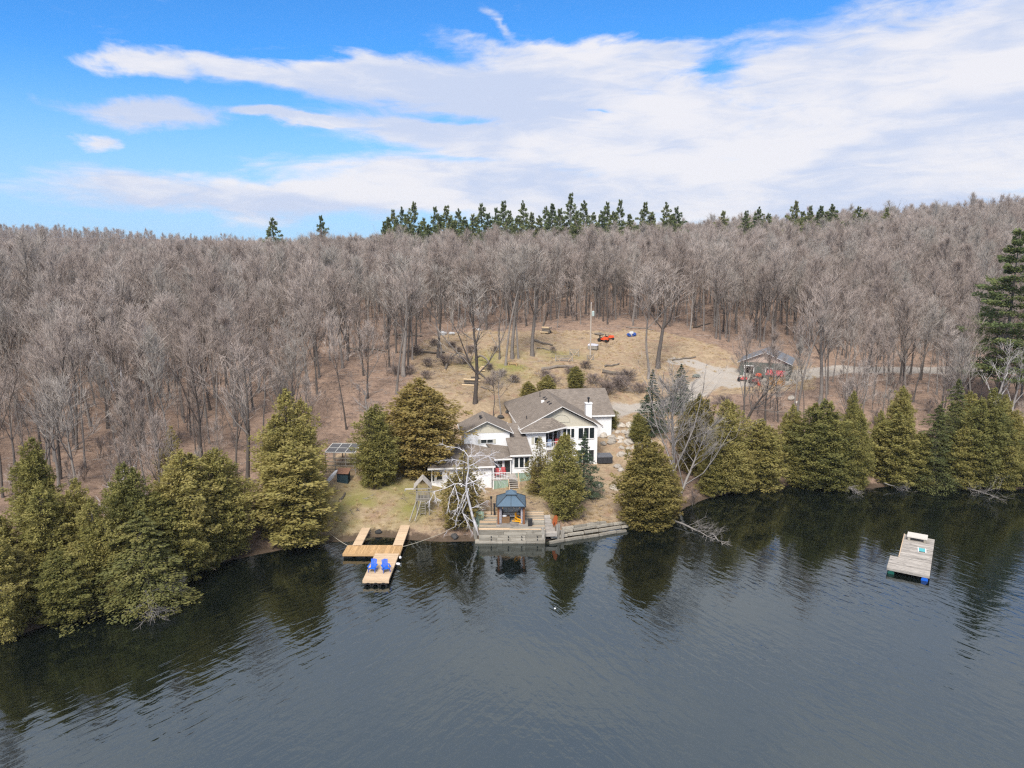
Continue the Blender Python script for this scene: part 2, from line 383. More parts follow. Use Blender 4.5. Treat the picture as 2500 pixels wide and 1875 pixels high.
for _ in range(4): G2[1:-1, 1:-1] = (G2[1:-1, 1:-1] * 2 + G2[:-2, 1:-1] + G2[2:, 1:-1] + G2[1:-1, :-2] + G2[1:-1, 2:]) / 6
dr = np.minimum(np.minimum(dist_poly(fx, fy, DRIVE) / 2.6, dist_poly(fx, fy, LANE) / 1.8), dist_poly(fx, fy, ROAD2) / 2.8)
dr = np.minimum(dr, np.hypot((fx - on_ground(1780, 925)[0]) / 6.5, (fy - on_ground(1780, 925)[1]) / 6.0))
rd = np.clip(1.5 - dr, 0, 1)
gn = np.zeros(len(fx))
for px, py, r in [(950, 1195, 6), (960, 1120, 5), (880, 1240, 5), (1260, 890, 7), (1180, 880, 5), (1000, 1240, 3), (1330, 1200, 3), (1360, 870, 5)]:
    q = on_ground(px, py); gn = np.maximum(gn, np.exp(-((fx - q[0]) ** 2 + (fy - q[1]) ** 2) / r ** 2))
ca = gm.color_attributes.new('cover', 'FLOAT_COLOR', 'POINT')
ca.data.foreach_set('color', np.c_[G2.ravel(), rd, gn, np.ones(len(fx))].astype(np.float32).ravel())
tag(new_obj('ground', gm), kind='structure')

# ------------------------------------------------------------------ lake
def water_mat():
    m, T, b = material('lake_water', 0.03, 0.5)
    b.inputs['IOR'].default_value = 2.25; b.inputs['Specular Tint'].default_value = (0.88, 1.05, 1.10, 1)
    b.inputs['Base Color'].default_value = (0.004, 0.006, 0.005, 1)
    g = T.n('ShaderNodeTexCoord').outputs['Object']
    def rot(v, a, along, across):
        nd = T.n('ShaderNodeMapping', vector_type='TEXTURE'); T.link(v, nd.inputs[0]); nd.inputs['Rotation'].default_value[2] = a; nd.inputs['Scale'].default_value = (along, across, 1)
        return nd.outputs[0]
    big = T.noise(g, 0.03, 2, 0.5)
    # wind ripples: crests run one way on the left of the bay, the other way on the right
    r1 = T.noise(rot(g, R(52), 2.4, .62), 1.0, 2, 0.5, 0.35)
    r2 = T.noise(rot(g, R(-58), 2.2, .62), 1.0, 2, 0.5, 0.35)
    r4 = T.noise(rot(g, R(-12), 2.0, .75), 1.0, 2, 0.5, 0.35)
    r3 = T.noise(g, 4.2, 3, 0.55, 0.2)
    sepx = T.n('ShaderNodeSeparateXYZ'); T.link(g, sepx.inputs[0])
    side = T.step(T.m('ADD', sepx.outputs[0], T.m('MULTIPLY', T.m('SUBTRACT', big, .5), 50)), -10, 14)
    h = T.m('ADD', T.m('MULTIPLY', r1, T.m('SUBTRACT', 1.1, side)), T.m('MULTIPLY', r2, T.m('ADD', side, .1)))
    h = T.m('ADD', h, T.m('MULTIPLY', r4, .45))
    gust = T.step(T.noise(rot(g, R(-25), 2.0, 1.0), 0.07, 3, 0.55), .32, .62)
    far = T.step(sepx.outputs[1], 84, 60)                      # the lee of the wooded shore lies calmer
    amp = T.m('MULTIPLY', T.m('MULTIPLY_ADD', gust, 0.7, 0.3), T.m('MULTIPLY_ADD', far, 0.6, 0.4))
    hh = T.m('MULTIPLY', T.m('ADD', h, T.m('MULTIPLY', r3, 0.10)), amp)
    bn = T.n('ShaderNodeBump'); bn.inputs['Strength'].default_value = 1.0; bn.inputs['Distance'].default_value = 0.042
    T.link(hh, bn.inputs['Height']); T.link(bn.outputs[0], b.inputs['Normal'])
    return m
wm = MB().add([(-1300, -600, 0), (1300, -600, 0), (1300, 300, 0), (-1300, 300, 0)], [(0, 1, 2, 3)])
tag(wm.build('lake', water_mat()), kind='structure')
# ------------------------------------------------------------------ vegetation: bare trees
def bark_mat(name, a, b_, rough=0.95, scale=3.0):
    m, T, b = material(name, rough, 0.1)
    oi = T.n('ShaderNodeObjectInfo').outputs['Random']
    g = T.n('ShaderNodeTexCoord').outputs['Object']
    c = T.mix(oi, a, b_)
    n = T.noise(T.vscale(g, (1, 1, .3)), scale, 4, 0.65)
    v = T.n('ShaderNodeVectorMath', operation='SCALE'); T.link(c, v.inputs[0]); T.link(T.m('MULTIPLY_ADD', n, 1.0, 0.5), v.inputs['Scale'])
    T.link(v.outputs[0], b.inputs['Base Color']); return m
M_TRUNK = bark_mat('grey_bark', (0.085, 0.072, 0.064), (0.27, 0.24, 0.215))
def twig_mat():
    m, T, b = material('bare_twigs', 0.95, 0.1); oi = T.n('ShaderNodeObjectInfo').outputs['Random']
    T.link(T.ramp(oi, [(0.0, (0.27, 0.22, 0.19)), (0.3, (0.39, 0.325, 0.285)), (0.55, (0.345, 0.315, 0.28)), (0.8, (0.46, 0.39, 0.345)), (1.0, (0.32, 0.26, 0.225))]), b.inputs['Base Color']); return m
M_TWIG = twig_mat()
M_TWIG_DARK = bark_mat('brush_twigs', (0.17, 0.135, 0.12), (0.28, 0.225, 0.20))
M_WHITE_BARK = bark_mat('white_birch_bark', (0.63, 0.61, 0.62), (0.70, 0.67, 0.69), scale=5)
M_PALE_DEAD = bark_mat('silver_dead_wood', (0.24, 0.22, 0.20), (0.32, 0.29, 0.27))

class Sticks:
    """tapered sticks: prisms for wood, slim blades for twigs"""
    def __init__(s): s.p0 = []; s.p1 = []; s.r0 = []; s.r1 = []; s.t0 = []; s.t1 = []; s.tw = []; s.td = []
    def seg(s, a, b, ra, rb): s.p0.append(a); s.p1.append(b); s.r0.append(ra); s.r1.append(rb)
    def path(s, pts, rs):
        for i in range(len(pts) - 1): s.seg(pts[i], pts[i + 1], rs[i], rs[i + 1])
    def twig(s, a, b, w): s.t0.append(a); s.t1.append(b); s.tw.append(w)
    def arrays(s, n=3, rng=None):
        Vs, Fs, k = [], [], 0
        if s.p0:
            a, b = np.array(s.p0, float), np.array(s.p1, float); d = b - a; d /= np.linalg.norm(d, axis=1)[:, None] + 1e-9
            up = np.where(np.abs(d[:, 2:3]) < .9, [[0, 0, 1.]], [[1., 0, 0]])
            e = np.cross(d, up); e /= np.linalg.norm(e, axis=1)[:, None]; g = np.cross(d, e)
            ring = []
            for p, r in ((a - d * 0.3 * np.array(s.r0)[:, None], s.r0), (b, s.r1)):
                for t in range(n):
                    an = 2 * math.pi * t / n; ring.append(p + (e * math.cos(an) + g * math.sin(an)) * np.array(r)[:, None])
            V = np.stack(ring, 1).reshape(-1, 3); m = len(a); base = (np.arange(m) * 2 * n)[:, None]
            q = np.array([[t, (t + 1) % n, n + (t + 1) % n, n + t] for t in range(n)])
            Fs.append((base[:, None, :] + q[None]).reshape(-1, 4)); Vs.append(V); k = len(V)
        if s.t0:
            a, b = np.array(s.t0, float), np.array(s.t1, float); d = b - a
            r = (rng or np.random.default_rng(1)).normal(size=a.shape); e = np.cross(d, r); e /= np.linalg.norm(e, axis=1)[:, None] + 1e-9
            w = np.array(s.tw)[:, None] / 2
            V = np.stack([a - e * w, a + e * w, b + e * w * .35, b - e * w * .35], 1).reshape(-1, 3)
            Fs.append(np.arange(len(a))[:, None] * 4 + k + np.array([[0, 1, 2, 3]])); Vs.append(V)
        return np.concatenate(Vs), Fs
    def mesh(s, name, m, n=3, rng=None):
        V, F = s.arrays(n, rng); return mesh_np(name, V, F, [m])

def rot_about(v, k, a):
    return v * math.cos(a) + np.cross(k, v) * math.sin(a) + k * np.dot(k, v) * (1 - math.cos(a))
def unit(v): return v / (np.linalg.norm(v) + 1e-9)
def spread_dir(d, ang, rng):
    k = unit(np.cross(d, rng.normal(size=3))); return unit(rot_about(d, k, ang))

def bare_tree(seed, H=18.0, cb=0.42, spread=3.6, limbs=20, subs=7, twigs=7, r0=0.20, lean=0.0, fork=0, tw=0.036, twl=1.2, up=0.5):
    """-> trunk sticks, crown sticks; foot at the origin"""
    rng = np.random.default_rng(seed); tr, cr = Sticks(), Sticks()
    nseg = 10; pts = [np.zeros(3) - np.array([0, 0, .4])]; d = np.array([lean, 0, 1.0]); d = unit(d)
    for i in range(nseg):
        d = unit(d + rng.normal(size=3) * np.array([.035, .035, .01]) + np.array([0, 0, .03])); pts.append(pts[-1] + d * H * .94 / nseg)
    rad = [r0 * (1 - .93 * (i / nseg) ** 1.0) + .012 for i in range(nseg + 1)]
    rad[0] *= 1.35
    tr.path(pts, rad)
    P = np.array(pts)
    def at(t):
        q = t * nseg; i = min(int(q), nseg - 1); return P[i] + (P[i + 1] - P[i]) * (q - i), rad[i] + (rad[i + 1] - rad[i]) * (q - i)
    az0 = rng.uniform(0, 6.28)
    starts = []
    for i in range(limbs):
        u = (i + rng.uniform(0, .8)) / limbs; t = cb + (0.99 - cb) * u ** .85
        big = fork and i < fork
        L = spread * (1.15 - .75 * u ** 1.4) * rng.uniform(.65, 1.25) * (1.5 if big else 1)
        a = az0 + i * 2.4 + rng.uniform(-.5, .5); th = R(50) - R(27) * u + R(rng.uniform(-10, 10))
        if big: th = R(rng.uniform(24, 36))
        o, rr = at(t if not big else cb * rng.uniform(.75, 1.0)); dd = np.array([math.sin(th) * math.cos(a), math.sin(th) * math.sin(a), math.cos(th)])
        starts.append((o, dd, L * (1.6 if big else 1), min(rr * .62, .02 + L * .018)))
    for o, dd, L, rr in starts:
        n = 4; p = [o]; q = dd
        for j in range(n):
            q = unit(q + np.array([0, 0, up * .25]) + rng.normal(size=3) * .10); p.append(p[-1] + q * L / n)
        rs = [rr * (1 - .8 * j / n) + .006 for j in range(n + 1)]
        cr.path(p, rs); p = np.array(p)
        for s_ in range(subs):
            t = rng.uniform(.22, 1.0) * n; j = min(int(t), n - 1); so = p[j] + (p[j + 1] - p[j]) * (t - j)
            sd_ = spread_dir(unit(p[j + 1] - p[j]), R(rng.uniform(18, 46)), rng); sd_ = unit(sd_ + np.array([0, 0, up * .5]))
            SL = L * rng.uniform(.26, .5); m1 = so + sd_ * SL * .5; sd2 = unit(sd_ + rng.normal(size=3) * .18 + np.array([0, 0, up * .3])); m2 = m1 + sd2 * SL * .5
            r_ = max(rs[j] * .45, .010); cr.path([so, m1, m2], [r_, r_ * .7, .005])
            for w_ in range(twigs):
                tt = rng.uniform(.1, 1.05); b0 = so + sd_ * SL * .5 * min(tt * 2, 1) + sd2 * SL * .5 * max(tt * 2 - 1, 0)
                td = unit(spread_dir(sd2, R(rng.uniform(10, 44)), rng) + np.array([0, 0, up * .55])); l = twl * rng.uniform(.45, 1.2)
                e = b0 + td * l; cr.twig(b0, e, tw)
                if rng.random() < .75:
                    b1 = b0 + td * l * rng.uniform(.3, .7); cr.twig(b1, b1 + unit(spread_dir(td, R(rng.uniform(20, 45)), rng)) * l * .6, tw * .8)
    return tr, cr

# ------------------------------------------------------------------ vegetation: conifers
def foliage_mat(name, cols, rough=0.75):
    m, T, b = material(name, rough, 0.25)
    oi = T.n('ShaderNodeObjectInfo').outputs['Random']
    hue = T.n('ShaderNodeAttribute', attribute_name='hue').outputs['Fac']
    g = T.n('ShaderNodeTexCoord').outputs['Object']
    n = T.noise(g, 0.7, 3, 0.6)
    k = T.m('ADD', T.m('MULTIPLY', hue, .5), T.m('ADD', T.m('MULTIPLY', n, .55), T.m('MULTIPLY', T.m('SUBTRACT', oi, .48), .48)))
    c = T.ramp(k, [(0.12, cols[0]), (0.5, cols[1]), (0.9, cols[2])])
    T.link(c, b.inputs['Base Color'])
    tr = T.n('ShaderNodeBsdfTranslucent'); T.link(c, tr.inputs[0])
    ms = T.n('ShaderNodeMixShader'); ms.inputs[0].default_value = 0.45
    T.link(b.outputs[0], ms.inputs[1]); T.link(tr.outputs[0], ms.inputs[2])
    T.link(ms.outputs[0], m.node_tree.nodes['Material Output'].inputs[0]); return m
M_CEDAR = foliage_mat('cedar_foliage', [(0.17, 0.178, 0.06), (0.315, 0.288, 0.09), (0.43, 0.365, 0.13)])
M_CEDAR_RUST = foliage_mat('winter_bronzed_cedar_foliage', [(0.18, 0.168, 0.055), (0.315, 0.258, 0.08), (0.41, 0.315, 0.115)])
M_HEMLOCK = foliage_mat('hemlock_foliage', [(0.12, 0.145, 0.06), (0.22, 0.225, 0.08), (0.36, 0.315, 0.105)])
M_PINE = foliage_mat('pine_foliage', [(0.10, 0.15, 0.065), (0.20, 0.24, 0.095), (0.32, 0.315, 0.12)])
M_SPRUCE = foliage_mat('spruce_foliage', [(0.055, 0.095, 0.058), (0.105, 0.155, 0.092), (0.18, 0.215, 0.13)])

def conifer(seed, H, prof, nb, sprays, size, jit=.12, var=(.72, 1.15), kite=.42, face=0.0, droop=0.0, lift=0.0, flat=0.5, whorl=0, r0=0.14, cb=0.03, fan=0.35, inner=0.25, bare=0.0, width=1.0):
    """prof(u) -> branch length at relative crown height u. -> trunk sticks, (V,F,hue) foliage, branch sticks"""
    rng = np.random.default_rng(seed); tr, br = Sticks(), Sticks()
    nseg = 8; wob = rng.normal(size=(nseg + 1, 2)) * .05; wob[0] = 0; wob = np.cumsum(wob, 0) * .5
    pts = [np.array([wob[i, 0], wob[i, 1], H * .985 * i / nseg - (0.4 if i == 0 else 0)]) for i in range(nseg + 1)]
    tr.path(pts, [r0 * (1 - .94 * i / nseg) + .01 for i in range(nseg + 1)]); P = np.array(pts)
    C, D, S, HU, OUT = [], [], [], [], []
    lob = rng.uniform(0, 6.28, 4); ll = rng.uniform(.08, .22, 4)
    for i in range(nb):
        u = (i + rng.uniform(0, 1)) / nb; u = u ** 1.15
        if whorl: u = (round(u * whorl) + rng.uniform(-jit, jit)) / whorl; u = min(max(u, 0), 1)
        z = H * (cb + (1 - cb) * u); a = i * 2.39996 + rng.uniform(-.35, .35)
        q = min(u, .999) * .985 * nseg; j = min(int(z / H * nseg), nseg - 1); o = P[j] + (P[j + 1] - P[j]) * (z / H * nseg - j) * .985
        lobe = 1 + sum(ll[k] * math.sin((k + 1) * a + lob[k] + u * 5 * (k % 2)) for k in range(4)) * .8
        L = prof(u) * lobe * rng.uniform(*var) * width
        if rng.random() < .06: L *= rng.uniform(.5, .8)
        h = np.array([math.cos(a), math.sin(a), 0]); n = 4; p = [o]
        for t in range(n):
            s_ = (t + 1) / n; p.append(o + h * L * s_ + np.array([0, 0, L * (lift * s_ - droop * s_ * s_)]))
        br.path(p, [max(.012, r0 * .22 * (1 - .2 * t) * (1 - u * .7)) * (1 - t / (n + .5)) + .004 for t in range(n + 1)]); p = np.array(p)
        if rng.random() < bare: continue
        m = max(4, int(sprays * (.35 + .65 * L / max(prof(.15), .1))))
        ts = inner + (1.04 - inner) * rng.uniform(0, 1, m) ** .75
        side = np.cross(h, [0, 0, 1.0]); hb = rng.uniform(0, 1)
        for t in ts:
            jj = min(int(t * n), n - 1); c = p[jj] + (p[min(jj + 1, n)] - p[jj]) * (t * n - jj)
            w = L * fan * (1.15 - .7 * t) * rng.uniform(-1, 1)
            c = c + side * w + h * abs(w) * .35 + np.array([0, 0, rng.normal() * size * (1 - flat) * .9 - abs(w) * droop * .3])
            d = h * rng.uniform(.5, 1.2) + side * (np.sign(w) * rng.uniform(.1, .9)) + np.array([0, 0, rng.normal() * .45 * (1 - flat) + lift * .6 - droop * .7 * t])
            C.append(c); D.append(d); S.append(size * rng.uniform(.6, 1.3)); HU.append(.5 * hb + .5 * rng.uniform()); OUT.append(h)
    # top tuft
    for t in range(10):
        C.append(np.array([P[-1][0], P[-1][1], H * rng.uniform(.95, .995)])); D.append(np.array([rng.normal() * .4, rng.normal() * .4, 1])); S.append(size * rng.uniform(.5, .9)); HU.append(rng.uniform()); OUT.append(np.array([0, 0, 1.0]))
    OUT = np.array(OUT)
    C, D, S = np.array(C), np.array(D), np.array(S)[:, None]; D /= np.linalg.norm(D, axis=1)[:, None]
    N = rng.normal(size=C.shape) * (1 - flat) * 1.2 + np.array([0, 0, 1.0]) * (flat + .15)
    if face: N = OUT * face + np.array([0, 0, .75 * face]) + rng.normal(size=C.shape) * .55
    E = np.cross(D, N); E /= np.linalg.norm(E, axis=1)[:, None] + 1e-9
    N = np.cross(E, D)
    # each spray is a folded kite of two triangles pairs: a flat frond with a drooping tip
    v0 = C - D * S * .5; v1 = C + E * S * kite - N * S * .08; v2 = C + D * S * .62 - N * S * .12; v3 = C - E * S * kite - N * S * .08
    V = np.stack([v0, v1, v2, v3], 1).reshape(-1, 3); k = np.arange(len(C))[:, None] * 4
    F = np.concatenate([k + np.array([[0, 1, 2]]), k + np.array([[0, 2, 3]])], 1).reshape(-1, 3)
    return tr, br, (V, F, np.repeat(np.array(HU), 2))

class TreeKind:
    """meshes of one grown tree, with the height and half width it was grown to"""
    def __init__(s, trunk, crown, H, Wd): s.trunk, s.crown, s.H, s.W = trunk, crown, H, Wd
def make_conifer(name, seed, H, prof, nb, sprays, size, mat, bark=None, **kw):
    tr, br, (V, F, hu) = conifer(seed, H, prof, nb, sprays, size, **kw)
    Vb, Fb = br.arrays(3)
    me = bpy.data.meshes.new(name + '_crown')
    k = len(V); FF = [F] + [f + k for f in Fb]
    me = mesh_np(name + '_crown', np.concatenate([V, Vb]), FF, [mat, bark or M_TRUNK], False, np.concatenate([hu] + [np.full(len(f), .5) for f in Fb]))
    mi = np.concatenate([np.zeros(len(F), np.int32)] + [np.ones(len(f), np.int32) for f in Fb]); me.polygons.foreach_set('material_index', mi)
    hw = np.percentile(np.abs(V[:, :2]), 97)
    return TreeKind(tr.mesh(name + '_trunk', bark or M_TRUNK, 6), me, H, hw)
def make_bare(name, seed, tm=None, cm=None, **kw):
    tr, cr = bare_tree(seed, **kw); H = kw.get('H', 18.0); V, F = cr.arrays(3, np.random.default_rng(seed + 5))
    me = mesh_np(name + '_crown', V, F, [tm or M_TRUNK, cm or M_TWIG]); me.polygons.foreach_set('material_index', np.concatenate([np.full(len(f), i, np.int32) for i, f in enumerate(F)])); return TreeKind(tr.mesh(name + '_trunk', tm or M_TRUNK, 6), me, max(H * .94, V[:, 2].max() * .98), np.percentile(np.abs(V[:, :2]), 96))

def ov(w, lo=.45, pk=.25):
    """ovate outline, widest at pk"""
    return lambda u: w * ((lo + (1 - lo) * min(u / pk, 1) ** .8) if u < pk else max(0.08, (1 - ((u - pk) / (1 - pk)) ** 2.1) ** .72))
def cone(w, pw=.9): return lambda u: w * max(0.05, (1 - u) ** pw)
def make_cedar(name, seed, mat, w=1.55, sparse=1.0, pk=.3):
    """a cedar of several leaders grown together: uneven, blunt outline"""
    g = np.random.default_rng(seed); H = 9.0; Vs, Fs, Hs, k = [], [], [], 0; tks, brs = [], []
    stems = [(0, 0, 1.0, .8)]; n = int(g.integers(4, 7)); a0 = g.uniform(0, 6.28)
    for i in range(n): a = a0 + i * 6.28 / n + g.uniform(-.5, .5); r = g.uniform(.45, 1.0); stems.append((r * math.cos(a), r * math.sin(a), g.uniform(.55, 1.0), g.uniform(.6, .95)))
    for i, (sx, sy, hh, ww) in enumerate(stems):
        tr, br, (V, F, hu) = conifer(seed * 7 + i, H * hh, ov(w * ww, .65, pk + g.uniform(-.06, .14)), int(165 * hh * ww), int(80 * sparse), .155, var=(.55, 1.22), kite=.32, face=.8, droop=.06, lift=.36, flat=.12, fan=.5, r0=.13 * hh)
        V = V + np.array([sx, sy, 0]); Vs.append(V); Fs.append(F + k); Hs.append(hu); k += len(V)
        Vb, Fb = br.arrays(3); brs.append((Vb + np.array([sx, sy, 0]), Fb))
        Vt, Ft = tr.arrays(6); tks.append((Vt + np.array([sx * .6, sy * .6, 0]), Ft))
    nf = sum(len(f) for f in Fs); FF = list(Fs); Hh = list(Hs)
    for Vb, Fb in brs: Vs.append(Vb); FF += [f + k for f in Fb]; Hh += [np.full(len(f), .5) for f in Fb]; k += len(Vb)
    V = np.concatenate(Vs); me = mesh_np(name + '_crown', V, FF, [mat, M_TRUNK], False, np.concatenate(Hh))
    tot = sum(len(f) for f in FF); me.polygons.foreach_set('material_index', np.r_[np.zeros(nf, np.int32), np.ones(tot - nf, np.int32)])
    kt, TV, TF = 0, [], []
    for Vt, Ft in tks: TV.append(Vt); TF += [f + kt for f in Ft]; kt += len(Vt)
    return TreeKind(mesh_np(name + '_trunk', np.concatenate(TV), TF, [M_TRUNK]), me, H, np.percentile(np.abs(V[:, :2]), 95))
CED = [make_cedar('cedar', 11 + i, M_CEDAR, 1.5 + .12 * (i % 3), pk=[.3, .42, .25, .36, .32][i]) for i in range(5)]
CEDR = [make_cedar('bronze_cedar', 31 + i, M_CEDAR_RUST, 1.5, pk=.36) for i in range(2)]
CEDS = make_cedar('thin_cedar', 37, M_CEDAR_RUST, 1.3, sparse=.3)
CEDM = make_cedar('mixed_cedar', 39, M_CEDAR, 1.35, sparse=.55)
CEDC = make_conifer('slim_cedar', 38, 9.0, ov(1.75, .6, .2), 340, 85, .155, M_CEDAR, kite=.32, face=.8, droop=.05, lift=.32, flat=.12, fan=.45, r0=.14)
HEM = [make_conifer('hemlock', 41 + i, 11.0, cone(3.6, .72), 180, 150, .18, M_HEMLOCK, kite=.32, var=(.6, 1.25), droop=.30, lift=.18, flat=.72, fan=.45, inner=.12, r0=.17) for i in range(2)]
PIN = [make_conifer('pine', 51 + i, 22.0, (lambda u: 4.2 * max(.12, (1 - u) ** .75) * (1 if u > .1 else .75)), 100, 105, .44, M_PINE, kite=.27, jit=.35, var=(.45, 1.35), droop=-.08, lift=.10, flat=.5, whorl=15 + i, cb=.30, fan=.38, inner=.3, r0=.26) for i in range(4)]
PINB = make_conifer('big_pine', 58, 22.0, (lambda u: 4.6 * max(.14, (1 - u) ** .6)), 150, 190, .36, M_PINE, kite=.26, jit=.3, var=(.55, 1.25), droop=-.05, lift=.10, flat=.5, whorl=16, cb=.16, fan=.42, inner=.25, r0=.3)
SPR = [make_conifer('spruce', 61 + i, 10.0, cone(2.1, .9), 200, 90, .15, M_SPRUCE, kite=.3, droop=.16, lift=.10, flat=.55, whorl=24, fan=.4, r0=.13) for i in range(2)]
NARROW = [make_bare('pole_tree', 120 + i, H=18.0, cb=[.5, .56, .45, .3][i], spread=[2.0, 2.3, 2.6, 5.0][i], limbs=[18, 16, 20, 22][i], fork=[0, 0, 1, 4][i], r0=[.13, .12, .15, .22][i], up=[.5, .45, .55, .25][i], lean=[.02, -.03, 0, .03][i]) for i in range(4)]
BARE = [make_bare('bare_tree', 100 + i, H=18.0, cb=[.36, .42, .48, .40, .45, .38, .5, .33][i], spread=[3.4, 3.8, 3.2, 4.2, 3.0, 3.9, 3.5, 4.0][i], limbs=[20, 22, 18, 21, 20, 23, 18, 22][i],
                  fork=[0, 2, 0, 3, 0, 2, 1, 3][i], r0=[.17, .21, .16, .23, .15, .2, .17, .2][i], lean=[0, .03, -.02, .04, 0, -.04, .02, 0][i]) for i in range(8)] + NARROW
SAP = [make_bare('sapling', 140 + i, H=6.0, cb=.22, spread=1.5, limbs=12, subs=5, twigs=5, r0=.045, tw=.022, twl=.7, cm=M_TWIG_DARK if i % 2 else M_TWIG) for i in range(3)]
BUSH = [make_bare('brush', 150 + i, H=2.2, cb=.05, spread=1.3, limbs=14, subs=5, twigs=5, r0=.03, tw=.02, twl=.5, cm=M_TWIG_DARK) for i in range(2)]

def plant(kind, name, x, y, h, wscale=1.0, rot=None, label=None, cat='tree', group=None, lean=None, z=None):
    s = h / kind.H; o = new_obj(name, None, None, (x, y, gz(x, y) if z is None else z)); o.empty_display_size = .5
    o.rotation_euler = (lean[0] if lean else 0, lean[1] if lean else 0, random.uniform(0, 6.28) if rot is None else rot)
    o.scale = (s * wscale, s * wscale, s)
    new_obj('trunk', kind.trunk, o); new_obj('crown', kind.crown, o)
    return tag(o, label, cat, group)
def plant_px(kind, name, bx, by, topy, wpx=None, **kw):
    """foot at a photo pixel on the ground, top at photo row topy, crown wpx pixels wide"""
    x, y, z = on_ground(bx, by); _, _, d = project(x, y, z)
    v = (topy - 937.5) / FPX; ztop = CAM_H - y * (sp + v * cp) / (cp - v * sp); h = max(ztop - z, 1.0)
    ws = 1.0
    if wpx: ws = np.clip((wpx * (.80 if 'cedar' in name else 1) / FPX * d / 2) / (kind.W * h / kind.H), .45, 2.2)
    return plant(kind, name, x, y, h, ws, **kw)
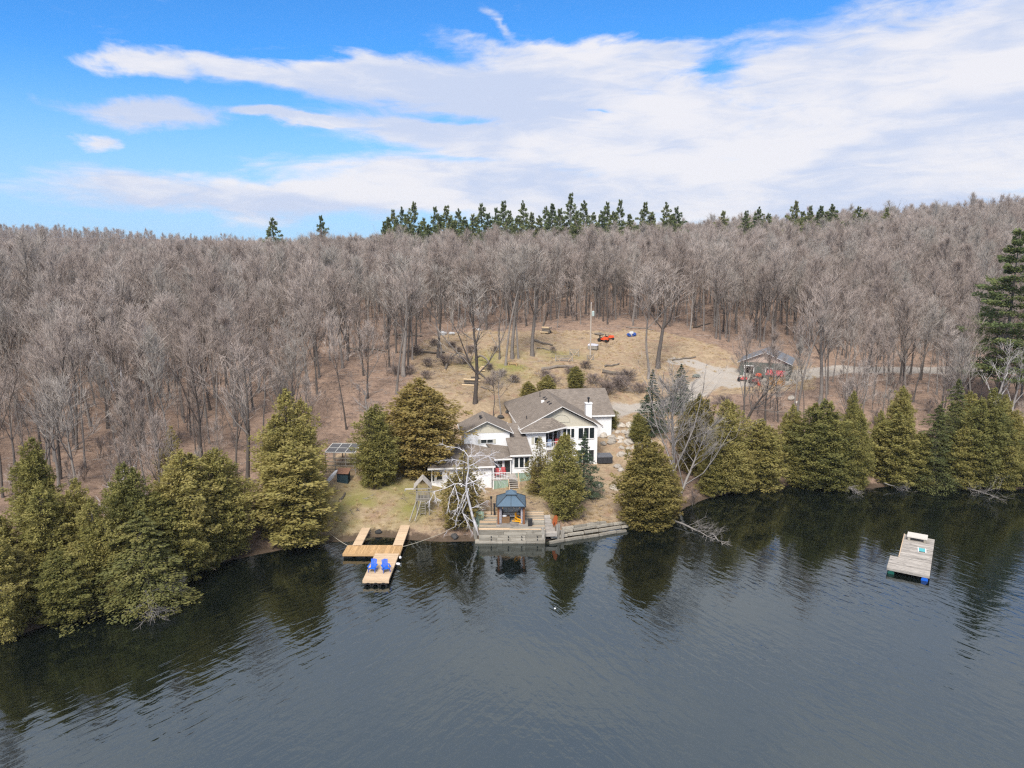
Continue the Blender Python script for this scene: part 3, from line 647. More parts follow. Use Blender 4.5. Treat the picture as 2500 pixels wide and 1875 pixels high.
# ------------------------------------------------------------------ evergreens along the shore and round the house
random.seed(5)
G_L, G_R, G_H = 'evergreens crowding the left shore', 'evergreens along the right shore', 'evergreens round the house'
EVER = [
 # kind, name, foot x, foot y, top y, width, label, group
 (CED[0], 'cedar_tree', 22, 1552, 1310, 95, 'olive cedar at the left edge of the photo, nearest to the camera', G_L),
 (CED[1], 'cedar_tree', 155, 1508, 1345, 140, 'rounded low cedar leaning over the water, second from the left edge', G_L),
 (CED[2], 'cedar_tree', 122, 1430, 1173, 140, 'tall olive cedar rising right behind the low rounded one at far left', G_L),
 (CED[3], 'cedar_tree', 98, 1290, 1068, 95, 'cedar highest up the left bank, beside the stout grey trunk', G_L),
 (CED[4], 'cedar_tree', 248, 1455, 1212, 125, 'dense cedar pressed against the left side of the drooping hemlock', G_L),
 (CED[0], 'cedar_tree', 395, 1405, 1200, 145, 'cedar standing directly behind the drooping hemlock', G_L),
 (CED[1], 'cedar_tree', 468, 1378, 1098, 155, 'broad dark cedar to the right of the drooping hemlock', G_L),
 (CED[2], 'cedar_tree', 545, 1352, 1092, 140, 'rightmost cedar of the left shore thicket, beside bare leafy bank', G_L),
 (CEDS, 'cedar_tree', 430, 1230, 1040, 75, 'thin bronzed cedar up the slope behind the left shore thicket', G_L),
 (CED[3], 'cedar_tree', 310, 1330, 1180, 85, 'small cedar filling the gap up the bank behind the hemlock', G_L),
 (CED[1], 'cedar_tree', 330, 1410, 1130, 110, 'olive cedar with brown patches, middle of the left shore thicket', G_L),
 (CED[4], 'cedar_tree', 205, 1400, 1165, 110, 'upper cedar left of the thicket centre, partly hidden by nearer ones', G_L),
 (CED[4], 'cedar_tree', 712, 1230, 948, 140, 'tall slim cedar left of the lawn, behind the bushy one', G_H),
 (CED[0], 'cedar_tree', 722, 1316, 1080, 205, 'bushy cedar at the water left of the wooden dock', G_H),
 (CED[2], 'cedar_tree', 925, 1180, 985, 105, 'cedar on the lawn with a bare dead trunk in its crown', G_H),
 (CEDR[1], 'cedar_tree', 1030, 1150, 922, 172, 'big bronzed cedar left of the white house', G_H),
 (CEDS, 'cedar_tree', 1134, 1282, 1100, 112, 'dark cedar behind the white leaning birch', G_H),
 (CEDC, 'cedar_tree', 1378, 1264, 1058, 108, 'cedar in front of the house, right of the gazebo', G_H),
 (CEDS, 'cedar_tree', 1318, 1205, 1066, 66, 'thin yellowish young tree left of the cedar before the house', G_H),
 (SPR[0], 'spruce_tree', 1424, 1215, 1052, 78, 'blue green spruce against the right corner of the house', G_H),
 (CEDR[1], 'cedar_tree', 1574, 1284, 1062, 132, 'yellow green cedar right of the house, foot at the water', G_H),
 (CEDR[0], 'cedar_tree', 1622, 1264, 1145, 70, 'low olive cedar between the yellow green one and the grey trunk', G_H),
 (CED[4], 'cedar_tree', 1487, 1048, 988, 38, 'little oval cedar at the right end of the house', G_H),
 (CED[2], 'cedar_tree', 1556, 1078, 1008, 46, 'small cedar at the top of the boulder wall', G_H),
 (SPR[1], 'spruce_tree', 1590, 1058, 902, 75, 'left one of two dark spruces beside the driveway', G_H),
 (SPR[0], 'spruce_tree', 1660, 1005, 888, 68, 'right one of two dark spruces beside the driveway', G_H),
 (CED[0], 'cedar_tree', 1290, 985, 930, 62, 'low dark cedar behind the roof of the house', G_H),
 (CED[3], 'cedar_tree', 1335, 975, 915, 50, 'small cedar tucked behind the ridge of the house', G_H),
 (CED[1], 'cedar_tree', 1406, 952, 893, 40, 'slim cedar on the bank behind the big roof', G_H),
 (CEDR[1], 'cedar_tree', 1700, 1150, 960, 95, 'bronzed cedar behind the tall grey trunk right of the house', G_R),
 (CED[2], 'cedar_tree', 1765, 1190, 975, 110, 'cedar behind the leaning grey limbs on the right shore', G_R),
 (CED[0], 'cedar_tree', 1850, 1192, 1022, 105, 'rounded cedar alone left of the leafy gap in the right shore', G_R),
 (CED[1], 'cedar_tree', 1996, 1186, 975, 122, 'largest cedar right of the leafy gap in the right shore', G_R),
 (CED[3], 'cedar_tree', 1927, 1140, 986, 58, 'narrow cedar left of the largest one on the right shore', G_R),
 (CED[4], 'cedar_tree', 2075, 1100, 952, 52, 'cedar with a round ball of foliage at its top', G_R),
 (CED[2], 'cedar_tree', 2085, 1188, 1002, 75, 'ragged cedar right of the largest one, dead twigs at its foot', G_R),
 (CED[0], 'cedar_tree', 2180, 1182, 1005, 98, 'yellow olive cedar left of the blue green hemlock', G_R),
 (CED[1], 'cedar_tree', 2192, 1110, 942, 62, 'tall cedar up the bank left of the hemlocks', G_R),
 (HEM[0], 'hemlock_tree', 2275, 1184, 985, 130, 'front hemlock of the right shore with drooping blue green boughs', G_R),
 (HEM[1], 'hemlock_tree', 2318, 1150, 922, 110, 'taller hemlock behind the front one on the right shore', G_R),
 (CED[4], 'cedar_tree', 2400, 1184, 945, 122, 'olive cedar between the hemlocks and the white trunk', G_R),
 (CED[3], 'cedar_tree', 2492, 1180, 1075, 70, 'low cedar by the water at the right edge of the photo', G_R),
 (CED[2], 'cedar_tree', 2470, 1125, 1000, 70, 'cedar up the bank at the right edge of the photo', G_R),
 (HEM[1], 'hemlock_tree', 358, 1472, 1245, 235, 'drooping hemlock on the left shore with grey dead boughs below', G_L),
]
FILL = [(60, 1500, 1330, 95, 'low cedar at the water between the two leftmost ones'), (205, 1478, 1320, 95, 'low cedar at the water left of the hemlock foot'), (290, 1470, 1335, 85, 'low cedar tucked under the left boughs of the hemlock'), (430, 1412, 1235, 105, 'low cedar just right of the hemlock'), (505, 1385, 1195, 95, 'short cedar between the broad dark one and the rightmost'), (20, 1460, 1255, 90, 'cedar behind the nearest one at the left edge'),
        (1800, 1198, 1070, 75, 'low cedar at the water right of the leaning grey limbs'), (1958, 1188, 1080, 75, 'low cedar at the foot of the largest right shore cedar'), (2045, 1192, 1060, 75, 'low cedar between the largest and the ragged one'), (2140, 1150, 1000, 60, 'cedar behind the gap right of the ragged one'), (2232, 1186, 1055, 75, 'low cedar left against the front hemlock'), (2345, 1188, 1035, 90, 'low cedar right against the front hemlock'), (2445, 1188, 1050, 80, 'low cedar at the water below the white trunk'), (2355, 1120, 955, 85, 'cedar up the bank between hemlock and white trunk'), (2440, 1095, 962, 65, 'cedar up the bank behind the white trunk'), (1735, 1205, 1085, 70, 'low cedar below the leaning grey limbs')]
EVER += [(CED[i % 5], 'cedar_tree', a, b, c, d, lab, G_L if a < 600 else G_R) for i, (a, b, c, d, lab) in enumerate(FILL)]
for k, nm, bx, by, ty, wp, lab, grp in EVER:
    plant_px(k, nm, bx, by, ty, wp, label=lab, group=grp)
x, y = 2490 - 1250, 118.0
o = plant(PINB, 'pine_tree', 0.70 * 117, 117.0, 29.0, 1.12, rot=.6, label='tall white pine with tiered boughs at the right edge', group=G_R)
# pines on the skyline: (x, top y) in the 2212-wide view, distance
RIDGE = [(588, 470, 300), (693, 465, 290), (850, 453, 285), (868, 446, 300), (893, 435, 290), (940, 446, 300), (963, 444, 285), (990, 450, 295), (1040, 439, 300), (1072, 448, 310), (1087, 434, 288),
         (1130, 432, 285), (1180, 445, 300), (1193, 439, 290), (1232, 417, 280), (1262, 432, 290), (1312, 436, 300), (1340, 431, 290), (1393, 437, 280), (1440, 436, 290), (1462, 447, 300),
         (1563, 455, 280), (1612, 455, 300), (1640, 446, 290), (1720, 433, 275), (1752, 444, 300), (1773, 445, 290), (1799, 440, 280), (1855, 445, 285), (1917, 448, 300),
         (830, 478, 270), (905, 488, 255), (925, 484, 262), (980, 478, 265), (1010, 484, 255), (1165, 465, 280), (1300, 455, 285),
         (838, 468, 276), (858, 474, 268), (880, 462, 282), (915, 470, 270), (950, 466, 272), (972, 470, 268), (1003, 468, 275), (1022, 462, 280), (1055, 460, 275), (1102, 455, 282), (1118, 465, 270), (1148, 458, 280), (1210, 450, 284), (1248, 456, 275), (1282, 458, 280), (1325, 456, 278), (1360, 462, 284), (1410, 458, 280), (1452, 462, 284), (1660, 460, 286), (1735, 456, 284), (1785, 458, 284), (1840, 460, 286), (1870, 458, 284)]
ords = ['first', 'second', 'third', 'fourth', 'fifth', 'sixth', 'seventh', 'eighth', 'ninth', 'tenth', 'eleventh', 'twelfth', 'thirteenth', 'fourteenth', 'fifteenth', 'sixteenth', 'seventeenth', 'eighteenth',
        'nineteenth', 'twentieth', 'twenty-first', 'twenty-second', 'twenty-third', 'twenty-fourth', 'twenty-fifth', 'twenty-sixth', 'twenty-seventh', 'twenty-eighth', 'twenty-ninth', 'thirtieth',
        *[f'{t}-{o}' if o else t2 for t, t2 in (('thirty', 'thirtieth'), ('forty', 'fortieth'), ('fifty', 'fiftieth'), ('sixty', 'sixtieth')) for o in ('', 'first', 'second', 'third', 'fourth', 'fifth', 'sixth', 'seventh', 'eighth', 'ninth')][1:],
        'thirty-first', 'thirty-second', 'thirty-third', 'thirty-fourth', 'thirty-fifth', 'thirty-sixth', 'thirty-seventh']
special = {588: 'lone small pine leftmost on the skyline', 693: 'second lone pine from the left on the skyline', 1232: 'tallest dark pine of the skyline row', 1563: 'single pine in the gap of the skyline row', 1917: 'rightmost pine of the skyline row'}
order = sorted(r[0] for r in RIDGE)
for i, (ix, iy, dist) in enumerate(RIDGE):
    px, py = ix * 1.1302, iy * 1.1302; r = ray(px, py); X, Y = r[0] * dist, r[1] * dist; zt = CAM_H + r[2] * dist
    h = max(zt - gz(X, Y), 9.0)
    lab = special.get(ix, f'dark pine on the ridge, {ords[order.index(ix)]} from the left along the skyline')
    plant(PIN[i % 4], 'pine_tree', X, Y, h, random.uniform(1.05, 1.5) * (22.0 / h) ** .6, label=lab, group='pines standing along the ridge skyline')

# ------------------------------------------------------------------ single bare trees one can pick out
CLEAN = [make_bare('yard_tree', 170 + i, H=17.0, cb=[.52, .3, .46][i], spread=[2.9, 3.6, 3.0][i], limbs=[15, 16, 14][i], subs=6, twigs=7, fork=[1, 3, 2][i], r0=[.15, .17, .16][i], tw=.03) for i in range(3)]
M_PALE2 = bark_mat('pale_bark', (0.36, 0.33, 0.31), (0.46, 0.43, 0.41))
WHITEK = make_bare('white_tree', 180, H=16.0, cb=.35, spread=3.2, limbs=13, subs=4, twigs=3, fork=2, r0=.17, tw=.03, tm=M_PALE2, cm=M_PALE2)
GREYB = make_bare('shore_tree', 190, H=15.0, cb=.30, spread=4.2, limbs=20, subs=8, twigs=7, fork=3, r0=.19, tw=.026, tm=M_PALE_DEAD, cm=M_PALE_DEAD)
GREYC = make_bare('shore_tree', 191, H=15.0, cb=.25, spread=4.6, limbs=18, subs=7, twigs=7, fork=2, r0=.17, tw=.026, lean=.0, tm=M_PALE_DEAD, cm=M_PALE_DEAD)
SOLO = [
 (CLEAN[1], 1160, 985, 668, 190, 'lone bare tree forking low behind the left wing of the house', None),
 (CLEAN[0], 1583, 925, 640, 150, 'left one of two tall bare trunks in the clearing', None),
 (CLEAN[2], 1607, 900, 632, 140, 'right one of two tall bare trunks in the clearing', None),
 (CLEAN[0], 1234, 893, 590, 120, 'pale bare trunk beside the wooden bench', None),
 (CLEAN[2], 1251, 876, 585, 110, 'bare tree just right of the bench trunk, leaning a little', None),
 (CLEAN[0], 1266, 874, 600, 110, 'straight bare tree in the middle of the clearing row', None),
 (CLEAN[2], 1300, 870, 590, 120, 'stout bare trunk at the right of the clearing row', None),
 (CLEAN[0], 1219, 877, 640, 90, 'thin bare stem left of the bench trunk', None),
 (CLEAN[2], 1070, 872, 640, 100, 'left stem of the thin pair above the brush piles', None),
 (CLEAN[0], 1078, 870, 650, 90, 'right stem of the thin pair above the brush piles', None),
 (CLEAN[2], 985, 918, 610, 130, 'bare tree at the left of the brush piles', None),
 (CLEAN[0], 968, 962, 630, 130, 'big bare trunk standing upslope of the bronzed cedar', None),
 (CLEAN[2], 606, 1185, 830, 130, 'dark straight trunk alone on the leafy slope left of the lawn', None),
 (CLEAN[0], 147, 1168, 780, 150, 'stout grey trunk above the left shore cedars', None),
 (CLEAN[0], 1205, 1015, 905, 60, 'left sapling behind the left wing of the house', None),
 (CLEAN[2], 1222, 1012, 900, 55, 'right sapling behind the left wing of the house', None),
 (CLEAN[1], 1868, 1040, 830, 110, 'dark forked tree in front of the small red roofed shed', None),
 (CLEAN[0], 1945, 1010, 690, 130, 'grey trunk just right of the small red roofed shed', None),
 (CLEAN[2], 2002, 985, 660, 120, 'tall trunk between the shed and the lane', None),
 (WHITEK, 2425, 1040, 830, 90, 'white barked tree among the cedars near the right edge', None),
 (WHITEK, 2470, 1035, 850, 70, 'slim white barked tree close to the right edge of the photo', None),
]
SOLO_W = []
for k, bx, by, ty, wp, lab, grp in SOLO:
    o = plant_px(k, 'bare_tree', bx, by, ty, wp, label=lab, group='bare trees standing apart'); SOLO_W.append(o.location[:2])
o = plant_px(GREYB, 'bare_tree', 1648, 1216, 870, 170, rot=1.0, label='tall pale grey bare tree at the water right of the house', group='bare trees standing apart')
o = plant_px(GREYC, 'bare_tree', 1656, 1220, 930, 150, rot=0.3, lean=(R(-4), R(24)), label='pale grey tree leaning right over the shore beside the tall one', group='bare trees standing apart')
o = plant_px(CLEAN[1], 'bare_tree', 1818, 1035, 850, 130, rot=2.2, lean=(R(4), R(-30)), label='bare tree leaning hard to the left below the garage', group='bare trees standing apart')
for bx, by, ty, ln, lab in [(300, 960, 690, R(2), 'straight white birch standing out in the left woods'), (278, 955, 735, R(-16), 'white birch forking left beside the straight one'), (690, 850, 615, R(-22), 'pale birch leaning left in the woods above the lawn')]:
    q = make_bare('birch', int(bx), H=17.0, cb=.5, spread=2.4, limbs=9, subs=3, twigs=2, r0=.15, tw=.03, tm=M_WHITE_BARK, cm=M_WHITE_BARK)
    plant_px(q, 'birch_tree', bx, by, ty, None, rot=0, lean=(0, ln), label=lab, group='white birches in the left woods')

# ------------------------------------------------------------------ the wood
rng = np.random.default_rng(77)
def grid(x0, x1, y0, y1, s):
    X, Y = np.meshgrid(np.arange(x0, x1, s), np.arange(y0, y1, s)); X = X + rng.uniform(-.46, .46, X.shape) * s; Y = Y + rng.uniform(-.46, .46, Y.shape) * s
    return X.ravel(), Y.ravel()
A, B = grid(-400, 400, 52, 420, 5.0); C_, D_ = grid(-620, 160, 420, 800, 8.5)
TX, TY = np.r_[A, C_], np.r_[B, D_]
s_ = TY - np.interp(TX, SHX, SHY)
keep = (np.abs(TX) < .80 * TY + 14) & (s_ > 9) & ~inside(TX, TY, CLEAR)
TZ = ground(TX, TY); px, py, dd = project(TX, TY, TZ)
thin = rng.uniform(size=len(TX))
near_left = (px < 800) & (s_ < 42); keep &= ~(near_left & (thin > np.clip(.22 + s_ / 45, 0, 1)))
near_right = (px > 1650) & (s_ < 42); keep &= ~(near_right & (thin > np.clip(.10 + s_ / 55, 0, 1)))
for pl, w in ((DRIVE, 4.5), (LANE, 4.0), (ROAD2, 3.6)): keep &= dist_poly(TX, TY, pl) > w
q = on_ground(1880, 930); keep &= np.hypot(TX - q[0], TY - q[1] - 4) > 10
for lx, ly in SOLO_W: keep &= np.hypot(TX - lx, TY - ly) > 2.5
# keep the sight of the clearing: no trees between it and the camera
keep &= ~((py > 812) & (px > 1035) & (px < 1700)); keep &= ~((px > 700) & (px < 1060) & (py > 830) & (thin > .62))
# grow a little lower on the far left so the skyline dips there
TX, TY, TZ, px, py, dd, s_ = [a[keep] for a in (TX, TY, TZ, px, py, dd, s_)]
TH = rng.uniform(15.5, 22.5, len(TX)) * np.where(rng.uniform(size=len(TX)) < .14, .68, 1.0) * np.where(rng.uniform(size=len(TX)) < .07, 1.12, 1.0)
TH *= np.clip(.72 + s_ / 220, .72, 1.0)
TK = rng.integers(0, 12, len(TX)); TR = rng.uniform(0, 6.28, len(TX)); TWd = rng.uniform(.85, 1.2, len(TX))
size = np.where((px > -60) & (px < 2560) & (dd > 0), TH / dd, 0)
idx = np.argsort(-size)[:300]; sel = np.zeros(len(TX), bool); sel[idx] = True
HABIT = ['straight', 'forked', 'slim straight', 'wide spreading', 'small crowned', 'leaning forked', 'high crowned', 'low branching', 'pole like', 'thin pole like', 'upswept', 'very broad']
def zone(x, y, s, k):
    """where in the wood a tree stands, in words"""
    if x < 520: side, grp = ('near the left edge' if x < 230 else 'above the left shore cedars'), 'bare trees on the left slope'
    elif x < 1010: side, grp = ('left of the clearing' if x > 760 else 'upslope of the lawn cedars'), 'bare trees left of the clearing'
    elif x < 1700: side, grp = ('behind the clearing and house'), 'bare trees behind the clearing'
    else: side, grp = ('beside the garage and lane' if x < 2080 else 'above the right shore evergreens'), 'bare trees on the right slope'
    row = 'low on the bank' if s < 22 else 'low on the slope' if s < 42 else 'mid slope' if s < 62 else 'high on the slope'
    return f'{HABIT[k]} bare grey tree {row} {side}', grp
protos = {}
for i in idx:
    zl_, zg_ = zone(px[i], py[i], s_[i], TK[i])
    o = new_obj('bare_tree', None, None, (TX[i], TY[i], TZ[i])); s = TH[i] / BARE[TK[i]].H
    o.rotation_euler = (rng.normal() * .03, rng.normal() * .03, TR[i]); o.scale = (s * TWd[i], s * TWd[i], s)
    a = new_obj('trunk', BARE[TK[i]].trunk, o); b = new_obj('crown', BARE[TK[i]].crown, o); tag(o, zl_, 'tree', zg_)
    protos.setdefault(int(TK[i]), (a, b))

def scatter(name, P, sc, rt, vi, pairs, wd=None):
    """one object that grows copies of already standing trees at its points (too many to count)"""
    me = bpy.data.meshes.new(name); me.vertices.add(len(P)); me.vertices.foreach_set('co', np.asarray(P, np.float32).ravel())
    for nm, arr, t in (('sc', sc, 'FLOAT'), ('rt', rt, 'FLOAT'), ('wd', np.ones(len(P)) if wd is None else wd, 'FLOAT'), ('vi', vi, 'INT')):
        a = me.attributes.new(nm, t, 'POINT'); a.data.foreach_set('value', np.asarray(arr, np.int32 if t == 'INT' else np.float32))
    o = new_obj(name, me); g = bpy.data.node_groups.new(name, 'GeometryNodeTree')
    g.interface.new_socket('Geometry', in_out='INPUT', socket_type='NodeSocketGeometry'); g.interface.new_socket('Geometry', in_out='OUTPUT', socket_type='NodeSocketGeometry')
    N = g.nodes.new; L = g.links.new; gi, go = N('NodeGroupInput'), N('NodeGroupOutput'); ip = N('GeometryNodeInstanceOnPoints')
    def attr(nm, t='FLOAT'):
        a = N('GeometryNodeInputNamedAttribute'); a.data_type = t; a.inputs['Name'].default_value = nm; return a.outputs['Attribute']
    insts = []
    for pr in pairs:
        jn = N('GeometryNodeJoinGeometry')
        for ob in pr[::-1]:
            oi = N('GeometryNodeObjectInfo'); oi.transform_space = 'ORIGINAL'; oi.inputs['Object'].default_value = ob; L(oi.outputs['Geometry'], jn.inputs[0])
        gi2 = N('GeometryNodeGeometryToInstance'); L(jn.outputs[0], gi2.inputs[0]); insts.append(gi2.outputs[0])
    jj = N('GeometryNodeJoinGeometry')
    for s in insts[::-1]: L(s, jj.inputs[0])
    L(gi.outputs[0], ip.inputs['Points']); L(jj.outputs[0], ip.inputs['Instance']); ip.inputs['Pick Instance'].default_value = True
    L(attr('vi', 'INT'), ip.inputs['Instance Index'])
    cr = N('ShaderNodeCombineXYZ'); L(attr('rt'), cr.inputs[2]); L(cr.outputs[0], ip.inputs['Rotation'])
    cs = N('ShaderNodeCombineXYZ'); mu = N('ShaderNodeMath'); mu.operation = 'MULTIPLY'; L(attr('sc'), mu.inputs[0]); L(attr('wd'), mu.inputs[1])
    L(mu.outputs[0], cs.inputs[0]); L(mu.outputs[0], cs.inputs[1]); L(attr('sc'), cs.inputs[2]); L(cs.outputs[0], ip.inputs['Scale'])
    L(ip.outputs[0], go.inputs[0]); md = o.modifiers.new('grow', 'NODES'); md.node_group = g; return o
R_ = ~sel
w = scatter('bare_woodland', np.c_[TX, TY, TZ][R_], TH[R_] / np.array([BARE[k].H for k in TK[R_]]), TR[R_], TK[R_], [protos[k] for k in sorted(protos)], TWd[R_])
assert len(protos) == 12
tag(w, 'far bare deciduous wood covering the hills up to the skyline', 'woodland', kind='stuff')

# undergrowth: saplings and brush under the trees and along the water
UX, UY = grid(-330, 330, 50, 300, 3.6); s2 = UY - np.interp(UX, SHX, SHY)
ub, uq, ud = project(UX, UY, ground(UX, UY)); t = rng.uniform(size=len(UX))
kp = (np.abs(UX) < .8 * UY + 14) & (s2 > .6) & ((~inside(UX, UY, CLEAR) & (t < np.where(ub < 620, .55, .32))) | (~inside(UX, UY, YARD) & (s2 < 3.5) & (t < .5)))
for pl, w_ in ((DRIVE, 4.0), (LANE, 3.5), (ROAD2, 3.2)): kp &= dist_poly(UX, UY, pl) > w_
kp &= np.hypot(UX - q[0], UY - q[1] - 4) > 8
kp &= ~((uq > 805) & (ub > 1020) & (ub < 1720))
UX, UY, s2, ub = UX[kp], UY[kp], s2[kp], ub[kp]
UK = np.where(s2 < 4, rng.integers(3, 5, len(UX)), rng.integers(0, 5, len(UX)))
base_h = np.array([6, 6, 6, 2.2, 2.2])
seeds = []
for i, (k, bx, by, ty, lab) in enumerate([(SAP[0], 800, 1010, 950, 'thin dark sapling on the leafy slope left of the bronzed cedar'), (SAP[1], 878, 1005, 935, 'bent sapling just left of the bronzed cedar'), (SAP[2], 240, 1420, 1330, 'grey sapling among the left shore cedars'),
                                   (BUSH[0], 1480, 935, 905, 'tangled brush on the bank behind the house'), (BUSH[1], 1690, 1235, 1190, 'dark brush at the water below the leaning grey tree')]):
    o = plant_px(k, 'bare_sapling' if i < 3 else 'brush_shrub', bx, by, ty, None, label=lab, cat='sapling' if i < 3 else 'shrub'); seeds.append(tuple(o.children))
u = scatter('undergrowth', np.c_[UX, UY, ground(UX, UY)], rng.uniform(.55, 1.15, len(UX)), rng.uniform(0, 6.28, len(UX)), UK, seeds)
tag(u, 'leafless saplings and brush under the trees and along the water', 'undergrowth', kind='stuff')
# ------------------------------------------------------------------ building materials
def siding_mat(name, c, pitch=0.13, vertical=False):
    m, T, b = material(name, 0.6, 0.3)
    g = T.n('ShaderNodeTexCoord').outputs['Object']; s = T.n('ShaderNodeSeparateXYZ'); T.link(g, s.inputs[0])
    fr = T.m('FRACT', T.m('DIVIDE', s.outputs[0 if vertical else 2], pitch))
    n = T.noise(g, 1.5, 4, .6)
    v = T.n('ShaderNodeVectorMath', operation='SCALE'); v.inputs[0].default_value = c; T.link(T.m('MULTIPLY_ADD', n, .10, .95), v.inputs['Scale'])
    T.link(v.outputs[0], b.inputs['Base Color'])
    bn = T.n('ShaderNodeBump'); bn.inputs['Strength'].default_value = .55; bn.inputs['Distance'].default_value = .02
    T.link(fr, bn.inputs['Height']); T.link(bn.outputs[0], b.inputs['Normal']); return m
def shingle_mat(name, a, b_):
    m, T, b = material(name, 0.9, 0.15)
    g = T.n('ShaderNodeTexCoord').outputs['Object']
    br = T.n('ShaderNodeTexBrick'); br.inputs['Scale'].default_value = 1.0; br.inputs['Brick Width'].default_value = .45; br.inputs['Row Height'].default_value = .16
    br.inputs['Color1'].default_value = (*a, 1); br.inputs['Color2'].default_value = (*b_, 1); br.inputs['Mortar'].default_value = (*[q * .6 for q in a], 1); br.inputs['Mortar Size'].default_value = .012
    T.link(g, br.inputs['Vector'])
    n = T.noise(g, .9, 5, .65); n2 = T.noise(T.vscale(g, (1.5, .4, 1)), 1.4, 3, .6)
    v = T.n('ShaderNodeVectorMath', operation='SCALE'); T.link(br.outputs[0], v.inputs[0])
    T.link(T.m('MULTIPLY', T.m('MULTIPLY_ADD', n, .5, .75), T.m('MULTIPLY_ADD', n2, .35, .83)), v.inputs['Scale'])
    T.link(v.outputs[0], b.inputs['Base Color'])
    bn = T.n('ShaderNodeBump'); bn.inputs['Strength'].default_value = .4; bn.inputs['Distance'].default_value = .03; T.link(br.outputs['Fac'], bn.inputs['Height']); bn.invert = True
    T.link(bn.outputs[0], b.inputs['Normal']); return m
def wood_mat(name, a, b_, scale=3.0, axis=(.25, 6, 6), objrand=.25, rough=.85, stain=.0):
    m, T, b = material(name, rough, .15)
    g = T.n('ShaderNodeTexCoord').outputs['Object']; oi = T.n('ShaderNodeObjectInfo'); L = T.n('ShaderNodeVectorMath', operation='ADD'); T.link(g, L.inputs[0])
    sc = T.n('ShaderNodeVectorMath', operation='SCALE'); sc.inputs[0].default_value = (7, 13, 5); T.link(oi.outputs['Random'], sc.inputs['Scale']); T.link(sc.outputs[0], L.inputs[1])
    n = T.noise(T.vscale(L.outputs[0], axis), scale, 6, .65); c = T.mix(T.step(n, .3, .72), a, b_)
    if stain: c = T.mix(T.m('MULTIPLY', T.step(T.noise(L.outputs[0], 1.1, 4, .6), .5, .75), stain), c, [q * .4 for q in a])
    v = T.n('ShaderNodeVectorMath', operation='SCALE'); T.link(c, v.inputs[0]); T.link(T.m('MULTIPLY_ADD', oi.outputs['Random'], 2 * objrand, 1 - objrand), v.inputs['Scale'])
    T.link(v.outputs[0], b.inputs['Base Color']); return m
def glass_mat():
    m, T, b = material('window_glass', .04, .5); b.inputs['Base Color'].default_value = (.018, .024, .026, 1); b.inputs['IOR'].default_value = 1.5; return m
M_WHITE = siding_mat('white_siding', (.84, .84, .84)); M_TRIM = plain('white_trim', (.80, .79, .77), .5, .4, .04)
M_BEIGE = siding_mat('beige_board', (.56, .52, .42), .22, True); M_SHUT = plain('beige_shutter', (.50, .48, .40), .6)
M_ROOF = shingle_mat('brown_grey_shingles', (.185, .155, .13), (.255, .215, .18)); M_GLASS = glass_mat()
M_GREEN = wood_mat('weathered_green_boards', (.20, .30, .23), (.38, .47, .38), 3, (6, 6, .3), .15, stain=.4)
M_DARK = plain('dark_metal', (.025, .025, .028), .5, .4); M_VENT = plain('black_vent', (.03, .03, .035), .6)
M_NEWWOOD = wood_mat('new_pale_boards', (.50, .36, .235), (.66, .50, .345), 3, (6, .4, 6), .12)
M_NEWWOODX = wood_mat('new_pale_planks', (.48, .345, .22), (.66, .50, .34), 3, (.4, 6, 6), .12)
M_GOLD = wood_mat('golden_boards', (.42, .255, .115), (.58, .385, .20), 3, (6, .4, 6), .14)
M_OLDWOOD = wood_mat('weathered_grey_timber', (.23, .205, .165), (.43, .395, .33), 3, (.3, 6, 6), .28, stain=.5)
M_OLDWOODY = wood_mat('weathered_grey_planks', (.25, .225, .20), (.50, .46, .41), 3, (.3, 6, 6), .22, stain=.75)
M_PLAYWOOD = wood_mat('silvered_play_wood', (.20, .18, .155), (.36, .335, .29), 3, (5, 5, .4), .2)
M_BLUE = plain('blue_plastic', (.008, .12, .60), .45, .5, .06); M_YEL = plain('yellow_paint', (.80, .38, .012), .5, .4, .06); M_RED = plain('red_paint', (.42, .03, .035), .5, .4, .1)
M_ORANGE = plain('orange_paint', (.72, .085, .02), .5, .4, .12); M_BLACK = plain('black_rubber', (.016, .016, .017), .7, .3); M_WHITEPL = plain('white_plastic', (.82, .82, .84), .4, .5, .04)
M_ROCK = plain('pale_boulder', (.40, .36, .31), .95, .1, .35, 2.0, bump=.6, objrand=.28); M_ROCKD = plain('dark_boulder', (.06, .058, .056), .9, .2, .4, 2.0, bump=.5, objrand=.3)
M_LOG = plain('log_bark', (.17, .145, .12), .95, .1, .4, 2.0, objrand=.35); M_CUT = plain('fresh_cut_wood', (.62, .47, .29), .9, .1, .15)

def window(parent, x0, x1, z0, z1, y, n=1, gap=.10, fr=.08, face=-1, zo=0.0, name='window', trim=None):
    """framed window in the plane y, panes set back inside the frame"""
    z0 -= zo; z1 -= zo; a, b = (y - .07, y + .02)
    f = MB(); f.box(x0 - fr, x0, a, b, z0 - fr, z1 + fr).box(x1, x1 + fr, a, b, z0 - fr, z1 + fr).box(x0 + .001, x1 - .001, a + .003, b, z1, z1 + fr).box(x0 + .001, x1 - .001, a - .03, b, z0 - fr, z0)
    w = (x1 - x0 - gap * (n - 1)) / n
    for i in range(n - 1): q = x0 + w * (i + 1) + gap * i; f.box(q, q + gap, a + .004, b, z0 + .001, z1 - .001)
    o = f.build(name, trim or M_TRIM, parent)
    for i in range(n): q = x0 + (w + gap) * i; MB().box(q + .001, q + w - .001, y - .03, y - .005, z0 + .001, z1 - .001).build('pane', M_GLASS, o)
    return o

